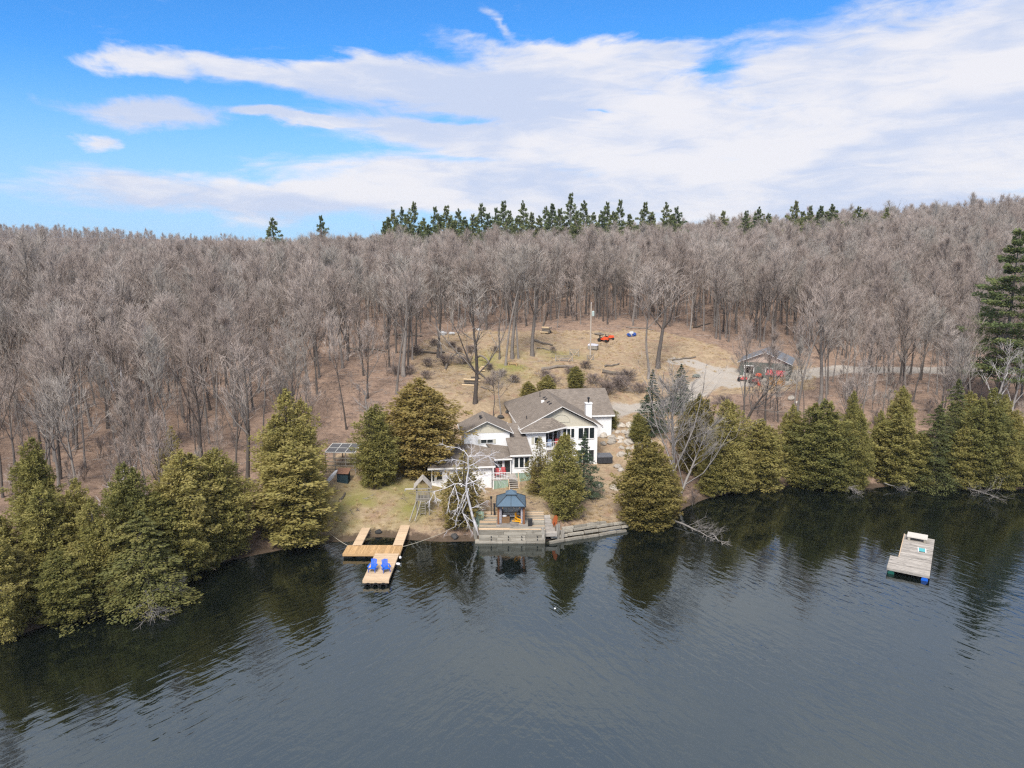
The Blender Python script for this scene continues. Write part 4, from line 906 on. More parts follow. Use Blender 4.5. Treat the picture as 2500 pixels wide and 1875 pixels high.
# ------------------------------------------------------------------ the house
ZB = 1.3
house = thing('house', 'white two storey lakeside house with brown roof and beige gables', 'house', (6.99, 97.9, ZB), R(8))
def hb(mb, name, m, parent=house):
    mb.v = [(x, y, z - ZB) for x, y, z in mb.v]; return mb.build(name, m, parent)
def prism_gable(x0, x1, y0, y1, z0, ze, xa, za):
    m = MB(); a = [(x0, y0, z0), (x1, y0, z0), (x1, y0, ze), (xa, y0, za), (x0, y0, ze)]; b = [(p[0], y1, p[2]) for p in a]
    return m.add(a + b, [(0, 1, 2, 3, 4), (9, 8, 7, 6, 5), (0, 5, 6, 1), (1, 6, 7, 2), (2, 7, 8, 3), (3, 8, 9, 4), (4, 9, 5, 0)])
SL = .52
hb(MB().box(-5.3, -2.45, 0, 12, 1.2, 7.08).box(-5.29, -2.46, -1.3, -.001, 1.2, 6.9).box(-.12, 5.2, .0, 7.2, 1.2, 7.08).box(-2.449, -.121, 1.4, 7.2, 1.2, 7.08).box(-2.449, -.121, .01, 1.39, 1.2, 4.2), 'wall', M_WHITE)
hb(MB().box(-5.29, 9.4, 7.3, 18.2, 3.5, 7.09), 'wall', M_WHITE)
hb(prism_gable(-5.3, 5.2, .06, 2.0, 7.09, 7.12, -.05, 9.86), 'gable', M_BEIGE)
hb(MB().slab([(0, -.45, 10.25), (0, 12.8, 10.25), (-5.95, 11.3, 7.15), (-5.95, -.45, 7.15)], .16).slab([(0, -.45, 10.252), (5.95, -.45, 7.152), (5.95, 6.9, 7.152), (0, 12.8, 10.252)], .16)
   .slab([(0, 12.8, 10.25), (5.95, 6.9, 7.15), (9.8, 6.9, 7.15), (9.8, 12.8, 10.25)], .16).slab([(0, 12.8, 10.248), (9.8, 12.8, 10.248), (9.8, 18.7, 7.15), (-5.95, 18.7, 7.15)], .16)
   .slab([(0, 12.8, 10.25), (-5.95, 18.7, 7.15), (-5.95, 11.3, 7.15)], .16), 'roof', M_ROOF)
hb(MB().bar((0.02, -.47, 10.12), (6.0, -.47, 7.0), .05, .26, (0, 1, 0)).bar((-.02, -.47, 10.12), (-6.0, -.47, 7.0), .05, .26, (0, 1, 0)), 'fascia', M_TRIM)
hb(MB().box(-5.98, -5.9, -.40, 11.2, 6.86, 7.1).box(5.9, 5.98, -.40, 6.8, 6.86, 7.1).box(6.0, 9.8, 6.82, 6.9, 6.86, 7.1), 'gutter', M_TRIM)
arc = MB()
for i in range(9):
    t0, t1 = math.pi * i / 9, math.pi * (i + 1) / 9
    arc.bar((-.05 - 1.25 * math.cos(t0), .03, 7.85 + 1.05 * math.sin(t0)), (-.05 - 1.25 * math.cos(t1), .03, 7.85 + 1.05 * math.sin(t1)), .05, .07, (0, 1, 0))
arc.bar((-1.3, .03, 7.83), (1.2, .03, 7.83), .05, .07, (0, 1, 0)); hb(arc, 'arch_moulding', M_SHUT)
hb(MB().box(-5.32, 5.25, -.03, .0, 6.95, 7.07), 'frieze_board', M_TRIM)
hb(MB().box(5.12, 5.25, -.025, 0.02, 1.2, 6.94).box(-5.34, -5.22, -.025, 0.02, 1.2, 6.94), 'corner_board', M_TRIM)
for x0, x1, z0, z1, n in [(2.48, 4.76, 5.32, 6.86, 3), (.25, 1.85, 5.5, 6.8, 3), (2.3, 4.76, 1.95, 3.6, 3)]: window(house, x0, x1, z0, z1, 0, n, .14, .09, zo=ZB)
window(house, -4.04, -3.5, 5.2, 6.05, -1.3, 1, zo=ZB)
hb(MB().box(-4.5, -4.14, -1.35, -1.305, 5.1, 6.15), 'shutter', M_SHUT); hb(MB().box(-3.4, -3.04, -1.35, -1.305, 5.1, 6.15), 'shutter', M_SHUT)
d = window(house, -2.2, -1.0, 4.4, 6.6, 1.4, 2, .1, zo=ZB, name='balcony_door'); window(house, -.85, -.35, 4.5, 6.6, 1.4, 1, zo=ZB)
# hipped corner roof over the balcony
hb(MB().slab([(-6.0, -1.8, 6.93), (-2.5, -1.8, 6.93), (-2.95, -.48, 8.55)], .12).slab([(-2.5, -1.8, 6.928), (.75, -.48, 7.3), (-1.4, -.48, 8.55), (-2.95, -.48, 8.548)], .12).slab([(-6.0, -1.8, 6.928), (-2.95, -.48, 8.546), (-4.2, 1.5, 8.1), (-6.05, .8, 7.0)], .12), 'corner_roof', M_ROOF)
hb(MB().bar((-6.02, -1.83, 6.84), (-2.48, -1.83, 6.84), .06, .18, (0, 1, 0)).bar((-2.48, -1.83, 6.84), (.77, -.5, 7.2), .06, .18, (0, 0, 1)).bar((-6.04, -1.8, 6.84), (-6.08, .8, 6.9), .06, .18, (0, 0, 1)), 'fascia', M_TRIM)
bal = hb(MB().add([(-2.5, -1.7, 4.22), (-2.5, 0, 4.22), (1.7, -.03, 4.22), (-2.5, -1.7, 4.36), (-2.5, 0, 4.36), (1.7, -.03, 4.36)], [(0, 1, 2), (5, 4, 3), (0, 3, 4, 1), (1, 4, 5, 2), (2, 5, 3, 0)]), 'balcony', M_TRIM)
rl = MB().bar((-2.48, -1.66, 5.3), (1.66, -.06, 5.3), .07, .06).bar((-2.48, -1.66, 4.5), (1.66, -.06, 4.5), .05, .05).bar((-2.48, -1.66, 5.3), (-2.48, -.05, 5.3), .07, .06)
for i in range(16): t = i / 15; rl.bar((-2.48 + 4.14 * t, -1.66 + 1.6 * t, 4.36), (-2.48 + 4.14 * t, -1.66 + 1.6 * t, 5.3), .035)
hb(rl, 'railing', M_TRIM)
hb(MB().bar((-2.44, -.02, 1.2), (-2.44, -.02, 6.5), .12).bar((-2.44, -1.6, 1.2), (-2.44, -1.6, 4.2), .12), 'post', M_TRIM)
ch = hb(MB().box(4.2, 5.08, 2.7, 3.5, 6.9, 9.75), 'chimney', M_WHITE)
hb(MB().box(4.12, 5.16, 2.62, 3.58, 9.75, 9.88), 'chimney_cap', M_TRIM, ch)
hb(MB().lathe([(.12, 9.88), (.12, 10.45), (.2, 10.5), (.2, 10.62), (.06, 10.72)], 10, (4.64, 3.1, 0)), 'flue', M_DARK, ch)
for i, (x, y) in enumerate([(-.95, 8.3), (-.95, 6.9), (-1.0, 4.8), (-.95, 3.4)]): hb(MB().hexa([(x - .2, y - .15, 10.25 + SL * (x - .2)), (x + .2, y - .15, 10.25 + SL * (x + .2)), (x + .2, y + .15, 10.25 + SL * (x + .2)), (x - .2, y + .15, 10.25 + SL * (x - .2)),
     (x - .2, y - .15, 10.4 + SL * (x - .2)), (x + .2, y - .15, 10.36 + SL * (x + .2)), (x + .2, y + .15, 10.36 + SL * (x + .2)), (x - .2, y + .15, 10.4 + SL * (x - .2))]), 'roof_vent', M_VENT)
hb(MB().tube([(-1.3, 10.0, 9.5), (-1.3, 10.0, 10.35)], .06, 8), 'vent_pipe', M_DARK); hb(MB().tube([(-4.6, 2.4, 7.8), (-4.6, 2.4, 8.35)], .06, 8), 'vent_pipe', M_DARK); hb(MB().box(-1.75, -1.3, 6.3, 6.7, 9.3, 9.72), 'vent_hood', M_TRIM)
# link with the long lean-to roof and the sunroom below it
hb(MB().box(-7.7, -5.31, -5.9, 2.5, 2.4, 4.9).box(-7.6, -5.31, .6, 2.5, 4.9, 6.4), 'sunroom_wall', M_WHITE)
hb(MB().slab([(-8.15, -6.3, 5.0), (-5.2, -6.3, 5.0), (-5.25, 2.6, 7.3), (-7.6, 2.6, 7.3), (-7.62, -1.55, 6.23), (-8.15, -1.65, 6.2)], .14), 'sunroom_roof', M_ROOF)
hb(MB().box(-8.2, -5.15, -6.38, -6.3, 4.8, 5.0), 'gutter', M_TRIM)
window(house, -7.58, -5.62, 3.19, 4.55, -5.9, 3, .17, .09, zo=ZB)
sk = thing_part = hb(MB().box(-8.1, -5.35, -5.8, -5.7, 1.0, 2.38), 'skirting', M_OLDWOOD)
for i in range(13): hb(MB().box(-8.08 + i * .21, -8.08 + i * .21 + .195, -5.86, -5.81, 1.0, 2.38 - .03 * (i % 3)), 'board', M_GREEN, sk)
# left wing
hb(prism_gable(-13.9, -7.65, -1.6, 4.2, 1.5, 7.0, -10.78, 8.55), 'wing_wall', M_WHITE)
hb(MB().add([(-13.85, -1.63, 6.98), (-7.7, -1.63, 6.98), (-10.78, -1.63, 8.5), (-13.85, -1.6, 6.98), (-7.7, -1.6, 6.98), (-10.78, -1.6, 8.5)], [(0, 1, 2), (5, 4, 3), (0, 3, 4, 1), (1, 4, 5, 2), (2, 5, 3, 0)]), 'gable', M_BEIGE)
hb(MB().slab([(-10.78, -2.0, 8.78), (-10.78, 4.6, 8.78), (-14.35, 4.6, 7.03), (-14.35, -2.0, 7.03)], .15).slab([(-10.78, -2.0, 8.782), (-7.2, -2.0, 7.032), (-7.2, 4.6, 7.032), (-10.78, 4.6, 8.782)], .15), 'wing_roof', M_ROOF)
hb(MB().bar((-10.76, -2.02, 8.66), (-7.15, -2.02, 6.9), .05, .22, (0, 1, 0)).bar((-10.8, -2.02, 8.66), (-14.4, -2.02, 6.9), .05, .22, (0, 1, 0)), 'fascia', M_TRIM)
hb(MB().box(-14.42, -14.34, -1.95, 4.5, 6.78, 6.99).box(-7.2, -7.12, -1.95, 4.5, 6.78, 6.99), 'gutter', M_TRIM)
hb(MB().box(-7.74, -7.62, -1.64, -1.58, 5.2, 6.9), 'downpipe', M_TRIM)
arc = MB()
for i in range(7):
    t0, t1 = math.pi * i / 7, math.pi * (i + 1) / 7
    arc.bar((-10.78 - .95 * math.cos(t0), -1.66, 7.2 + .75 * math.sin(t0)), (-10.78 - .95 * math.cos(t1), -1.66, 7.2 + .75 * math.sin(t1)), .04, .06, (0, 1, 0))
hb(arc, 'arch_moulding', M_SHUT)
window(house, -11.58, -9.95, 5.57, 6.05, -1.6, 2, .06, .05, zo=ZB)
hb(MB().box(-11.99, -11.66, -1.66, -1.605, 5.5, 6.12), 'shutter', M_SHUT); hb(MB().box(-9.87, -9.54, -1.66, -1.605, 5.5, 6.12), 'shutter', M_SHUT)
for y in (.6, 1.7): hb(MB().box(-11.5, -11.15, y, y + .3, 8.4, 8.72), 'roof_vent', M_VENT)
# low front rooms on the left, and the porch
hb(MB().box(-18.6, -10.8, -7.6, 1.5, 1.0, 4.2).box(-10.799, -7.7, -5.9, -1.61, 1.2, 4.6), 'low_wall', M_WHITE)
hb(MB().slab([(-19.0, -8.05, 4.15), (-10.4, -8.05, 4.15), (-10.4, -3.2, 5.25), (-13.0, -1.62, 5.55), (-19.0, -1.62, 5.55)], .14).slab([(-19.0, -1.6, 5.55), (-13.91, -1.6, 5.55), (-13.91, 2.2, 4.3), (-19.0, 2.2, 4.3)], .14)
   .slab([(-10.38, -6.5, 4.62), (-7.95, -6.5, 4.62), (-7.72, -1.62, 5.0), (-10.9, -1.62, 5.5), (-10.38, -3.2, 5.252)], .14), 'low_roof', M_ROOF)
hb(MB().box(-19.05, -10.35, -8.13, -8.05, 3.95, 4.15).box(-10.34, -7.95, -6.58, -6.5, 4.44, 4.62), 'gutter', M_TRIM)
window(house, -17.9, -17.2, 2.5, 3.5, -7.6, 1, zo=ZB); window(house, -18.45, -18.2, 2.3, 3.7, -7.6, 1, zo=ZB); window(house, -15.6, -13.6, 2.5, 3.5, -7.6, 2, zo=ZB)
window(house, -10.3, -9.2, 3.2, 4.3, -5.9, 1, zo=ZB); window(house, -8.9, -8.0, 2.6, 4.4, -5.9, 1, zo=ZB, name='door')
hb(MB().box(-10.78, -8.05, -8.55, -5.91, 2.36, 2.46), 'porch_floor', M_OLDWOODY)
sk = hb(MB().box(-10.75, -8.75, -8.45, -8.38, .9, 2.35), 'skirting', M_OLDWOOD)
for i in range(10): hb(MB().box(-10.74 + i * .2, -10.74 + i * .2 + .185, -8.51, -8.46, .9, 2.35 - .03 * (i % 2)), 'board', M_GREEN, sk)
pr = MB().bar((-10.7, -8.5, 3.35), (-8.8, -8.5, 3.35), .07, .06).bar((-10.7, -8.5, 2.6), (-8.8, -8.5, 2.6), .05)
for i in range(10): pr.bar((-10.7 + i * .21, -8.5, 2.46), (-10.7 + i * .21, -8.5, 3.35), .035)
hb(pr, 'railing', M_TRIM); hb(MB().bar((-10.7, -8.47, 1.0), (-10.7, -8.47, 4.1), .13), 'post', M_TRIM); hb(MB().bar((-8.15, -6.35, 2.46), (-8.15, -6.35, 4.6), .1), 'post', M_TRIM)
st = hb(MB().bar((-8.72, -8.5, 2.4), (-8.72, -10.0, 1.0), .06, .24).bar((-7.5, -8.5, 2.4), (-7.5, -10.0, 1.0), .06, .24), 'steps', M_NEWWOODX)
for i in range(6): hb(MB().box(-8.7, -7.52, -8.85 - i * .22, -8.6 - i * .22, 2.2 - i * .21, 2.25 - i * .21), 'tread', M_OLDWOODY, st)
hb(MB().bar((-7.45, -8.5, 3.3), (-7.45, -10.0, 1.95), .06, .09).bar((-7.45, -8.5, 2.2), (-7.45, -8.5, 3.3), .08).bar((-7.45, -10.0, 1.0), (-7.45, -10.0, 1.95), .08), 'handrail', M_NEWWOODX)
hb(MB().box(-8.74, -7.5, -8.55, -5.92, 2.30, 2.44), 'landing', M_OLDWOODY)

def house_pt(w, d, z): v = Matrix.Rotation(R(8), 3, 'Z') @ Vector((w, d, 0)); return (6.99 + v.x, 97.9 + v.y, z)

# ------------------------------------------------------------------ garden chairs
def adirondack(loc, rz, m, label, name='garden_chair', s=1.0, tip=None, group=None):
    t = thing(name, label, 'chair', loc, rz, group); t.scale = (s, s, s)
    if tip: t.rotation_euler = (tip[0], tip[1], rz)
    seat = MB()
    for i in range(5): y = -.42 + i * .135; seat.box(-.29, .29, y, y + .12, .36 - .035 * i, .385 - .035 * i)
    seat.build('seat', m, t)
    for i in range(5):
        x = -.27 + i * .11; h = 1.02 + .06 * (1 - abs(i - 2) / 2)
        b = MB().hexa([(x, .16, .20), (x + .1, .16, .20), (x + .1, .19, .20), (x, .19, .20), (x * 1.1, .44, h), (x * 1.1 + .1, .44, h), (x * 1.1 + .1, .47, h), (x * 1.1, .47, h)]); b.build('back_slat', m, t)
    for sx in (-1, 1):
        MB().box(sx * .36 - .07, sx * .36 + .07, -.46, .32, .56, .59).build('armrest', m, t)
        MB().box(sx * .33 - .02, sx * .33 + .02, -.43, -.33, 0, .56).build('leg', m, t)
        MB().hexa([(sx * .3 - .015, -.42, .24), (sx * .3 + .015, -.42, .24), (sx * .3 + .015, .55, 0), (sx * .3 - .015, .55, 0), (sx * .3 - .015, -.42, .37), (sx * .3 + .015, -.42, .37), (sx * .3 + .015, .60, .09), (sx * .3 - .015, .60, .09)]).build('leg', m, t)
    return t
adirondack((-13.45, 64.65, .62), R(-8), M_BLUE, 'blue garden chair on the dock, the left one of the two', group='blue chairs on the dock')
adirondack((-12.2, 64.6, .62), R(22), M_BLUE, 'blue garden chair on the dock, the right one turned inwards', group='blue chairs on the dock')
q = house_pt(-10.0, -7.3, 2.46); adirondack(q, R(10), M_RED, 'red garden chair on the porch beside the green boards')
q = house_pt(-9.2, -6.7, 2.46); adirondack(q, R(-5), M_RED, 'second red garden chair, further back on the porch', s=.95)
q = house_pt(-.6, -.35, 4.36); adirondack(q, R(10), M_RED, 'red chair on the upper balcony')
q = house_pt(-1.9, -.5, 4.36); adirondack(q, R(-20), plain('pale_blue_fabric', (.45, .55, .72), .8), 'pale blue chair on the upper balcony by the glass door')

# ------------------------------------------------------------------ floating dock
dock = thing('floating_dock', 'pale wooden T shaped floating dock with black floats', 'dock', (0, 0, 0))
DZ = .58
MB().box(-14.02, -11.62, 62.75, 68.88, DZ - .26, DZ - .042).build('frame', M_NEWWOODX, dock)
MB().box(-17.35, -11.5, 68.95, 71.05, DZ - .26, DZ - .042).build('frame', M_GOLD, dock)
bm = MB().box(-.0, 2.46, 0, .142, 0, .04).mesh('board', M_NEWWOODX)
n = 41
for i in range(n): new_obj('board', bm, dock, (-14.05, 62.72 + i * (6.16 / n), DZ - .04 + .003 * ((i * 7) % 3)))
bm = MB().box(0, .142, 0, 2.12, 0, .04).mesh('board', M_GOLD); n = 39
for i in range(n): new_obj('board', bm, dock, (-17.37 + i * (5.9 / n), 68.94, DZ - .04 + .003 * ((i * 5) % 3)))
MB().box(-14.06, -11.58, 62.66, 62.71, DZ - .3, DZ - .01).build('edge_board', M_NEWWOODX, dock); MB().box(-17.4, -14.06, 68.88, 68.93, DZ - .3, DZ - .01).build('edge_board', M_GOLD, dock)
for x in (-13.55, -12.82, -12.1):
    f = MB(); k = 14; rr = .36
    for a, b in ((62.6, 68.6),):
        f.tube([(x, a + .02, -.02), (x, 68.6, -.02)], rr, k, cap=False)
    fl = f.build('float', M_BLACK, dock, smooth=True)
    MB().lathe([(.36, 0), (.36, .10), (.24, .10), (.24, 0.0)], 14).build('float_rim', M_BLACK, fl, loc=(x, 62.62, -.02)).rotation_euler = (R(90), 0, 0)
for x in (-16.9, -15.6, -14.4): MB().box(x - .45, x + .45, 69.1, 70.9, -.3, .30).build('float', M_BLACK, dock)
def gangway(x0, x1, y0, y1, z0, z1, label, extra=0):
    t = thing('gangway', label, 'gangway', (0, 0, 0), group='gangways from the bank to the dock')
    MB().bar((x0 + .05, y0, z0 - .10), (x0 + .05 + extra, y1, z1 - .10), .06, .16).bar((x1 - .05, y0, z0 - .10), (x1 - .05 + extra, y1, z1 - .10), .06, .16).build('side_beam', M_NEWWOOD, t)
    n = 30; L = y1 - y0; bm = MB().box(0, x1 - x0, 0, L / n - .012, 0, .035).mesh('board', M_NEWWOODX)
    for i in range(n): k = i / n; o = new_obj('board', bm, t, (x0 + extra * k, y0 + L * k, z0 - .02 + (z1 - z0) * k)); o.rotation_euler = (math.atan2(z1 - z0, L), 0, 0)
    return t
zl, zr = max(gz(-16.2, 75.6) + .1, .75), max(gz(-12, 76.2) + .1, .8)
gangway(-16.8, -15.85, 70.85, 75.6, .66, zl, 'left gangway, a narrow pale plank ramp to the bank'); gangway(-12.55, -11.5, 70.85, 76.2, .66, zr, 'right gangway, the longer plank ramp to the bank', .0)
for i, (x, y, a, lab) in enumerate([(-11.42, 68.5, .2, 'white fender hanging at the dock corner, the upper one'), (-11.45, 66.9, 1.0, 'white fender hanging on the dock side, the lower one')]):
    t = thing('dock_fender', lab, 'fender', (x, y, .32), group='white fenders on the dock'); t.rotation_euler = (R(78), 0, a)
    MB().lathe([(.03, -.36), (.11, -.3), (.13, -.15), (.13, .15), (.11, .3), (.03, .36)], 10).build('body', M_WHITEPL, t, smooth=True); MB().tube([(0, 0, .34), (0, .1, .62)], .012, 5).build('cord', M_OLDWOOD, t)
def rope(a, b, sag, name, lab, m):
    p = [(a[0] + (b[0] - a[0]) * t, a[1] + (b[1] - a[1]) * t, a[2] + (b[2] - a[2]) * t - sag * 4 * t * (1 - t)) for t in [i / 10 for i in range(11)]]
    tag(MB().tube(p, .028, 5).build(name, m), lab, 'rope', 'mooring ropes of the dock')
MR = plain('grey_rope', (.42, .38, .30), .9)
q = on_ground(797, 1297); rope((-17.3, 70.9, .6), (q[0], q[1], q[2] + .15), .15, 'mooring_rope', 'mooring rope from the dock to the left bank', MR)
q = on_ground(1088, 1302); rope((-11.5, 70.6, .6), (q[0], q[1], q[2] + .2), .12, 'mooring_rope', 'mooring rope from the dock to the right bank', MR)

# ------------------------------------------------------------------ swim raft
ax = np.array([45.62 - 39.75, 72.77 - 63.59]); ang = math.atan2(-ax[0], ax[1])
raft = thing('swim_raft', 'weathered grey swim raft floating alone on the right', 'raft', (39.75, 63.59, 0), ang)
RZ = .55
MB().box(-2.75, 0, 3.5, 10.8, RZ - .2, RZ - .045).box(-3.5, 0, 0, 3.495, RZ - .17, RZ - .046).build('frame', M_OLDWOOD, raft)
bm = MB().box(-2.8, .05, 0, .2, 0, .045).mesh('board', M_OLDWOODY); bm2 = MB().box(-3.55, .05, 0, .2, 0, .045).mesh('board', M_OLDWOODY)
for i in range(35): o = new_obj('board', bm, raft, (0, 3.55 + i * .207, RZ - .045 + .004 * (i % 3)))
for i in range(17): new_obj('board', bm2, raft, (0, -.02 + i * .207, RZ - .03 + .004 * (i % 2)))
MB().box(-2.86, -2.80, 3.6, 10.8, RZ - .14, RZ + .06).build('edge_board', M_NEWWOOD, raft); MB().box(-3.6, -3.55, 0, 3.5, RZ - .2, RZ + .02).build('edge_board', M_OLDWOOD, raft); MB().box(-3.55, .05, -.08, -.03, RZ - .2, RZ + .02).build('edge_board', M_OLDWOODY, raft)
for x, m, lab in [(-3.2, plain('green_barrel', (.01, .09, .07), .5), 'green float barrel'), (-.35, M_BLUE, 'blue float barrel')]:
    o = MB().tube([(x, -.05, .08), (x, 2.2, .08)], .29, 12).build('float', m, raft, smooth=False); o['label'] = lab
for x in (-2.4, -.4): MB().tube([(x, 4.0, .08), (x, 10.6, .08)], .27, 10).build('float', M_BLACK, raft)
bx = thing('storage_bench', 'off white bench box at the far end of the swim raft', 'bench', tuple(raft.matrix_basis @ Vector((-1.55, 9.7, RZ))), ang)
MB().box(-.95, .95, -.72, .72, .38, .50).build('lid', plain('offwhite_lid', (.58, .54, .48), .7, .3, .12), bx)
for x in (-.75, .75):
    for y in (-.6, .6): MB().box(x - .12, x + .12, y - .06, y + .06, 0, .38).build('leg', M_OLDWOOD, bx)
lc = thing('lounge_seat', 'small white and teal folding seat lying on the swim raft', 'seat', tuple(raft.matrix_basis @ Vector((-.95, 6.6, RZ + .02))), ang + R(4))
for x in (-.38, .30): MB().box(x, x + .09, -.5, .5, .0, .10).build('rail', M_WHITEPL, lc)
MTe = plain('teal_webbing', (.10, .42, .45), .8)
for i in range(5): MB().box(-.29, .30, -.46 + i * .19, -.46 + i * .19 + .15, .06, .085).build('strap', MTe, lc)

# ------------------------------------------------------------------ timber terrace on the water
deck = thing('timber_terrace', 'weathered timber terrace and retaining wall at the water below the gazebo', 'terrace', (0, 0, 0))
rd_ = random.Random(4)
MB().box(-3.55, 3.45, 73.45, 77.2, -1.2, 1.40).build('fill', M_OLDWOOD, deck)
wz = [(-.30, .0), (.0, .30), (.30, .62), (.62, .93), (.93, 1.24), (1.24, 1.50)]
for r_, (a, b) in enumerate(wz):
    x = -4.0 if r_ == 1 else -3.6; off = .30 - .05 * r_
    while x < 3.55:
        x2 = min(x + rd_.uniform(1.6, 3.4), 3.6)
        if 3.6 - x2 < .6: x2 = 3.6
        MB().box(x + .012, x2 - .012, 72.85 + .05 * r_ + rd_.uniform(-.02, .02), 73.44, a + .012, b - .012).build('timber', M_OLDWOOD, deck); x = x2
for x in (-2.25, -.4, 1.05, 2.75):
    for z in (.46, .78): MB().tube([(x, 72.83, z), (x, 73.0, z)], .06, 8).build('bolt', M_DARK, deck)
MN2 = [M_OLDWOOD, M_NEWWOODX, M_OLDWOOD, M_NEWWOODX, M_NEWWOODX, M_OLDWOOD]
k = 0; y = 73.1
while y < 77.3:
    w_ = .24; lvl = 1.52 if y < 74.0 else 1.52 + .10 * int((y - 73.7) / .62)
    for a, b in ((-3.6, rd_.uniform(-1.2, .4)), (None, 3.6)):
        if a is None: a = xa
        xa = b
        MB().box(a + .01, b - .01, y, y + w_ - .015, lvl - .05 if y < 74 else lvl - .25, lvl + rd_.uniform(-.01, .015)).build('plank', rd_.choice(MN2), deck)
    y += w_; k += 1
# stepped timbers going on to the right, following the shore
rw = thing('timber_revetment', 'low stepped timbers along the shore right of the terrace', 'retaining wall', (0, 0, 0))
lines = [(1341, 1326, 1530, 1296), (1345, 1313, 1535, 1286), (1352, 1302, 1545, 1275), (1372, 1293, 1480, 1277)]
for r_, (x0, y0, x1, y1) in enumerate(lines):
    a = np.array(pt(x0, y0, .05 + .25 * r_)); b = np.array(pt(x1, y1, .05 + .25 * r_)); t = 0.0
    while t < .99:
        t2 = min(1, t + rd_.uniform(.18, .3)); p, q = a + (b - a) * t, a + (b - a) * (t2 - .01); j = rd_.uniform(-.05, .05)
        MB().bar((p[0], p[1] + j, .12 + .27 * r_), (q[0], q[1] + j, .12 + .27 * r_ + rd_.uniform(-.05, .05)), .30, .25).build('timber', M_OLDWOOD, rw); t = t2
for x0, x1, y, z in [(3.62, 4.9, 73.4, 1.0), (3.62, 4.7, 73.9, 1.25), (3.62, 4.5, 74.5, 1.5), (3.62, 4.4, 75.2, 1.75), (3.62, 4.3, 75.9, 1.95)]: MB().box(x0, x1, y, y + .55, z - .4, z).build('step', M_OLDWOODY, rw)
for i, (x, y, h, r_, lab) in enumerate([(3.35, 73.2, 1.0, .24, 'short grey tree stump standing on the terrace edge'), (5.0, 74.1, 1.7, .26, 'tall split grey stump right of the terrace'), (5.5, 74.0, 1.25, .2, 'shorter grey stump beside the tall split one')]):
    t = thing('tree_stump', lab, 'stump', (x, y, min(gz(x, y), .9) if i else .72), 0, 'grey stumps by the terrace')
    pts = [(0, 0, -.3), (0.02, .02, h * .5), (-.03, .05, h)]; MB().tube(pts, [r_ * 1.25, r_, r_ * .75], 9).build('trunk', M_PLAYWOOD, t)
    if i: MB().tube([(.12, 0, h * .4), (.2, .03, h * 1.08)], [r_ * .6, r_ * .35], 6).build('splinter', M_PLAYWOOD, t)
t = thing('paddle_board', 'orange red board leaning beside the stump right of the terrace', 'board', (4.65, 74.9, 1.3)); t.rotation_euler = (R(10), R(14), R(-20))
MB().add([(-.22, 0, 0), (.22, 0, 0), (.27, 0, .6), (.2, 0, 1.15), (0, 0, 1.35), (-.2, 0, 1.15), (-.27, 0, .6), (-.22, .06, 0), (.22, .06, 0), (.27, .06, .6), (.2, .06, 1.15), (0, .06, 1.35), (-.2, .06, 1.15), (-.27, .06, .6)],
         [(0, 1, 2, 3, 4, 5, 6), (13, 12, 11, 10, 9, 8, 7)] + [(i, i + 7, (i + 1) % 7 + 7, (i + 1) % 7) for i in range(7)]).build('hull', plain('rust_orange', (.42, .11, .035), .6), t)
MB().box(-.03, .03, -.05, 0, .1, .4).build('fin', M_DARK, t)
fc = thing('board_fence', 'short run of green grey upright boards at the left end of the terrace', 'fence', (-3.6, 75.5, 1.2))
for i in range(6): MB().box(-.45 + i * .15, -.45 + i * .15 + .135, 0, .03, -.3, 1.55 - .04 * (i % 3)).build('board', M_GREEN, fc)
MB().box(-.46, .46, .03, .07, .3, .4).build('rail', M_OLDWOOD, fc)
lp = thing('garden_lamp', 'slim dark lamp post left of the gazebo', 'lamp', (-2.35, 76.6, 1.85)); MB().tube([(0, 0, -.6), (0, 0, 1.9)], .045, 8).build('pole', M_DARK, lp); MB().lathe([(.06, 1.9), (.11, 1.95), (.11, 2.15), (.14, 2.18), (.03, 2.28)], 8).build('lantern', M_DARK, lp)
pp = thing('outdoor_heater', 'short dark square post between lamp and gazebo', 'post', (-1.98, 76.5, 1.85)); MB().box(-.1, .1, -.1, .1, -.4, 1.35).build('column', M_DARK, pp); MB().box(-.13, .13, -.13, .13, 1.35, 1.42).build('cap', M_DARK, pp)

# ------------------------------------------------------------------ gazebo
GZ0 = 1.72
gaz = thing('gazebo', 'dark hard top gazebo with curtains on the timber terrace', 'gazebo', (0, 0, GZ0))
M_GROOF = plain('slate_blue_metal', (.085, .135, .185), .45, .5, .08); M_POSTW = plain('cedar_stained_post', (.22, .09, .04), .7, .3, .2); M_CURT = plain('pale_curtain', (.62, .58, .62), .9, .1, .08); M_CURTD = plain('dark_navy_netting', (.02, .02, .045), .9)
MB().box(-1.72, 1.75, 73.85, 77.3, -.35, .04).build('base', M_OLDWOODY, gaz)
for x in (-1.5, 1.3):
    for y in (74.1, 77.1): MB().box(x - .09, x + .09, y - .09, y + .09, .04, 2.12).build('post', M_POSTW, gaz)
MB().box(-1.6, 1.4, 74.03, 74.13, 2.02, 2.16).box(-1.6, 1.4, 77.05, 77.15, 2.02, 2.16).box(-1.56, -1.46, 74.14, 77.04, 2.02, 2.16).box(1.26, 1.36, 74.14, 77.04, 2.02, 2.16).build('beam', M_POSTW, gaz)
cx, cy = -.1, 75.65; x0, x1, y0, y1 = -1.75, 1.52, 73.75, 77.6; e, tp = 2.12, 2.95; ix, iy = .48, .5
E = [(x0, y0, e), (x1, y0, e), (x1, y1, e), (x0, y1, e)]; I = [(cx - ix, cy - iy, tp), (cx + ix, cy - iy, tp), (cx + ix, cy + iy, tp), (cx - ix, cy + iy, tp)]
rf = MB()
for i in range(4): rf.slab([E[i], E[(i + 1) % 4], I[(i + 1) % 4], I[i]], .04)
rfo = rf.build('roof', M_GROOF, gaz)
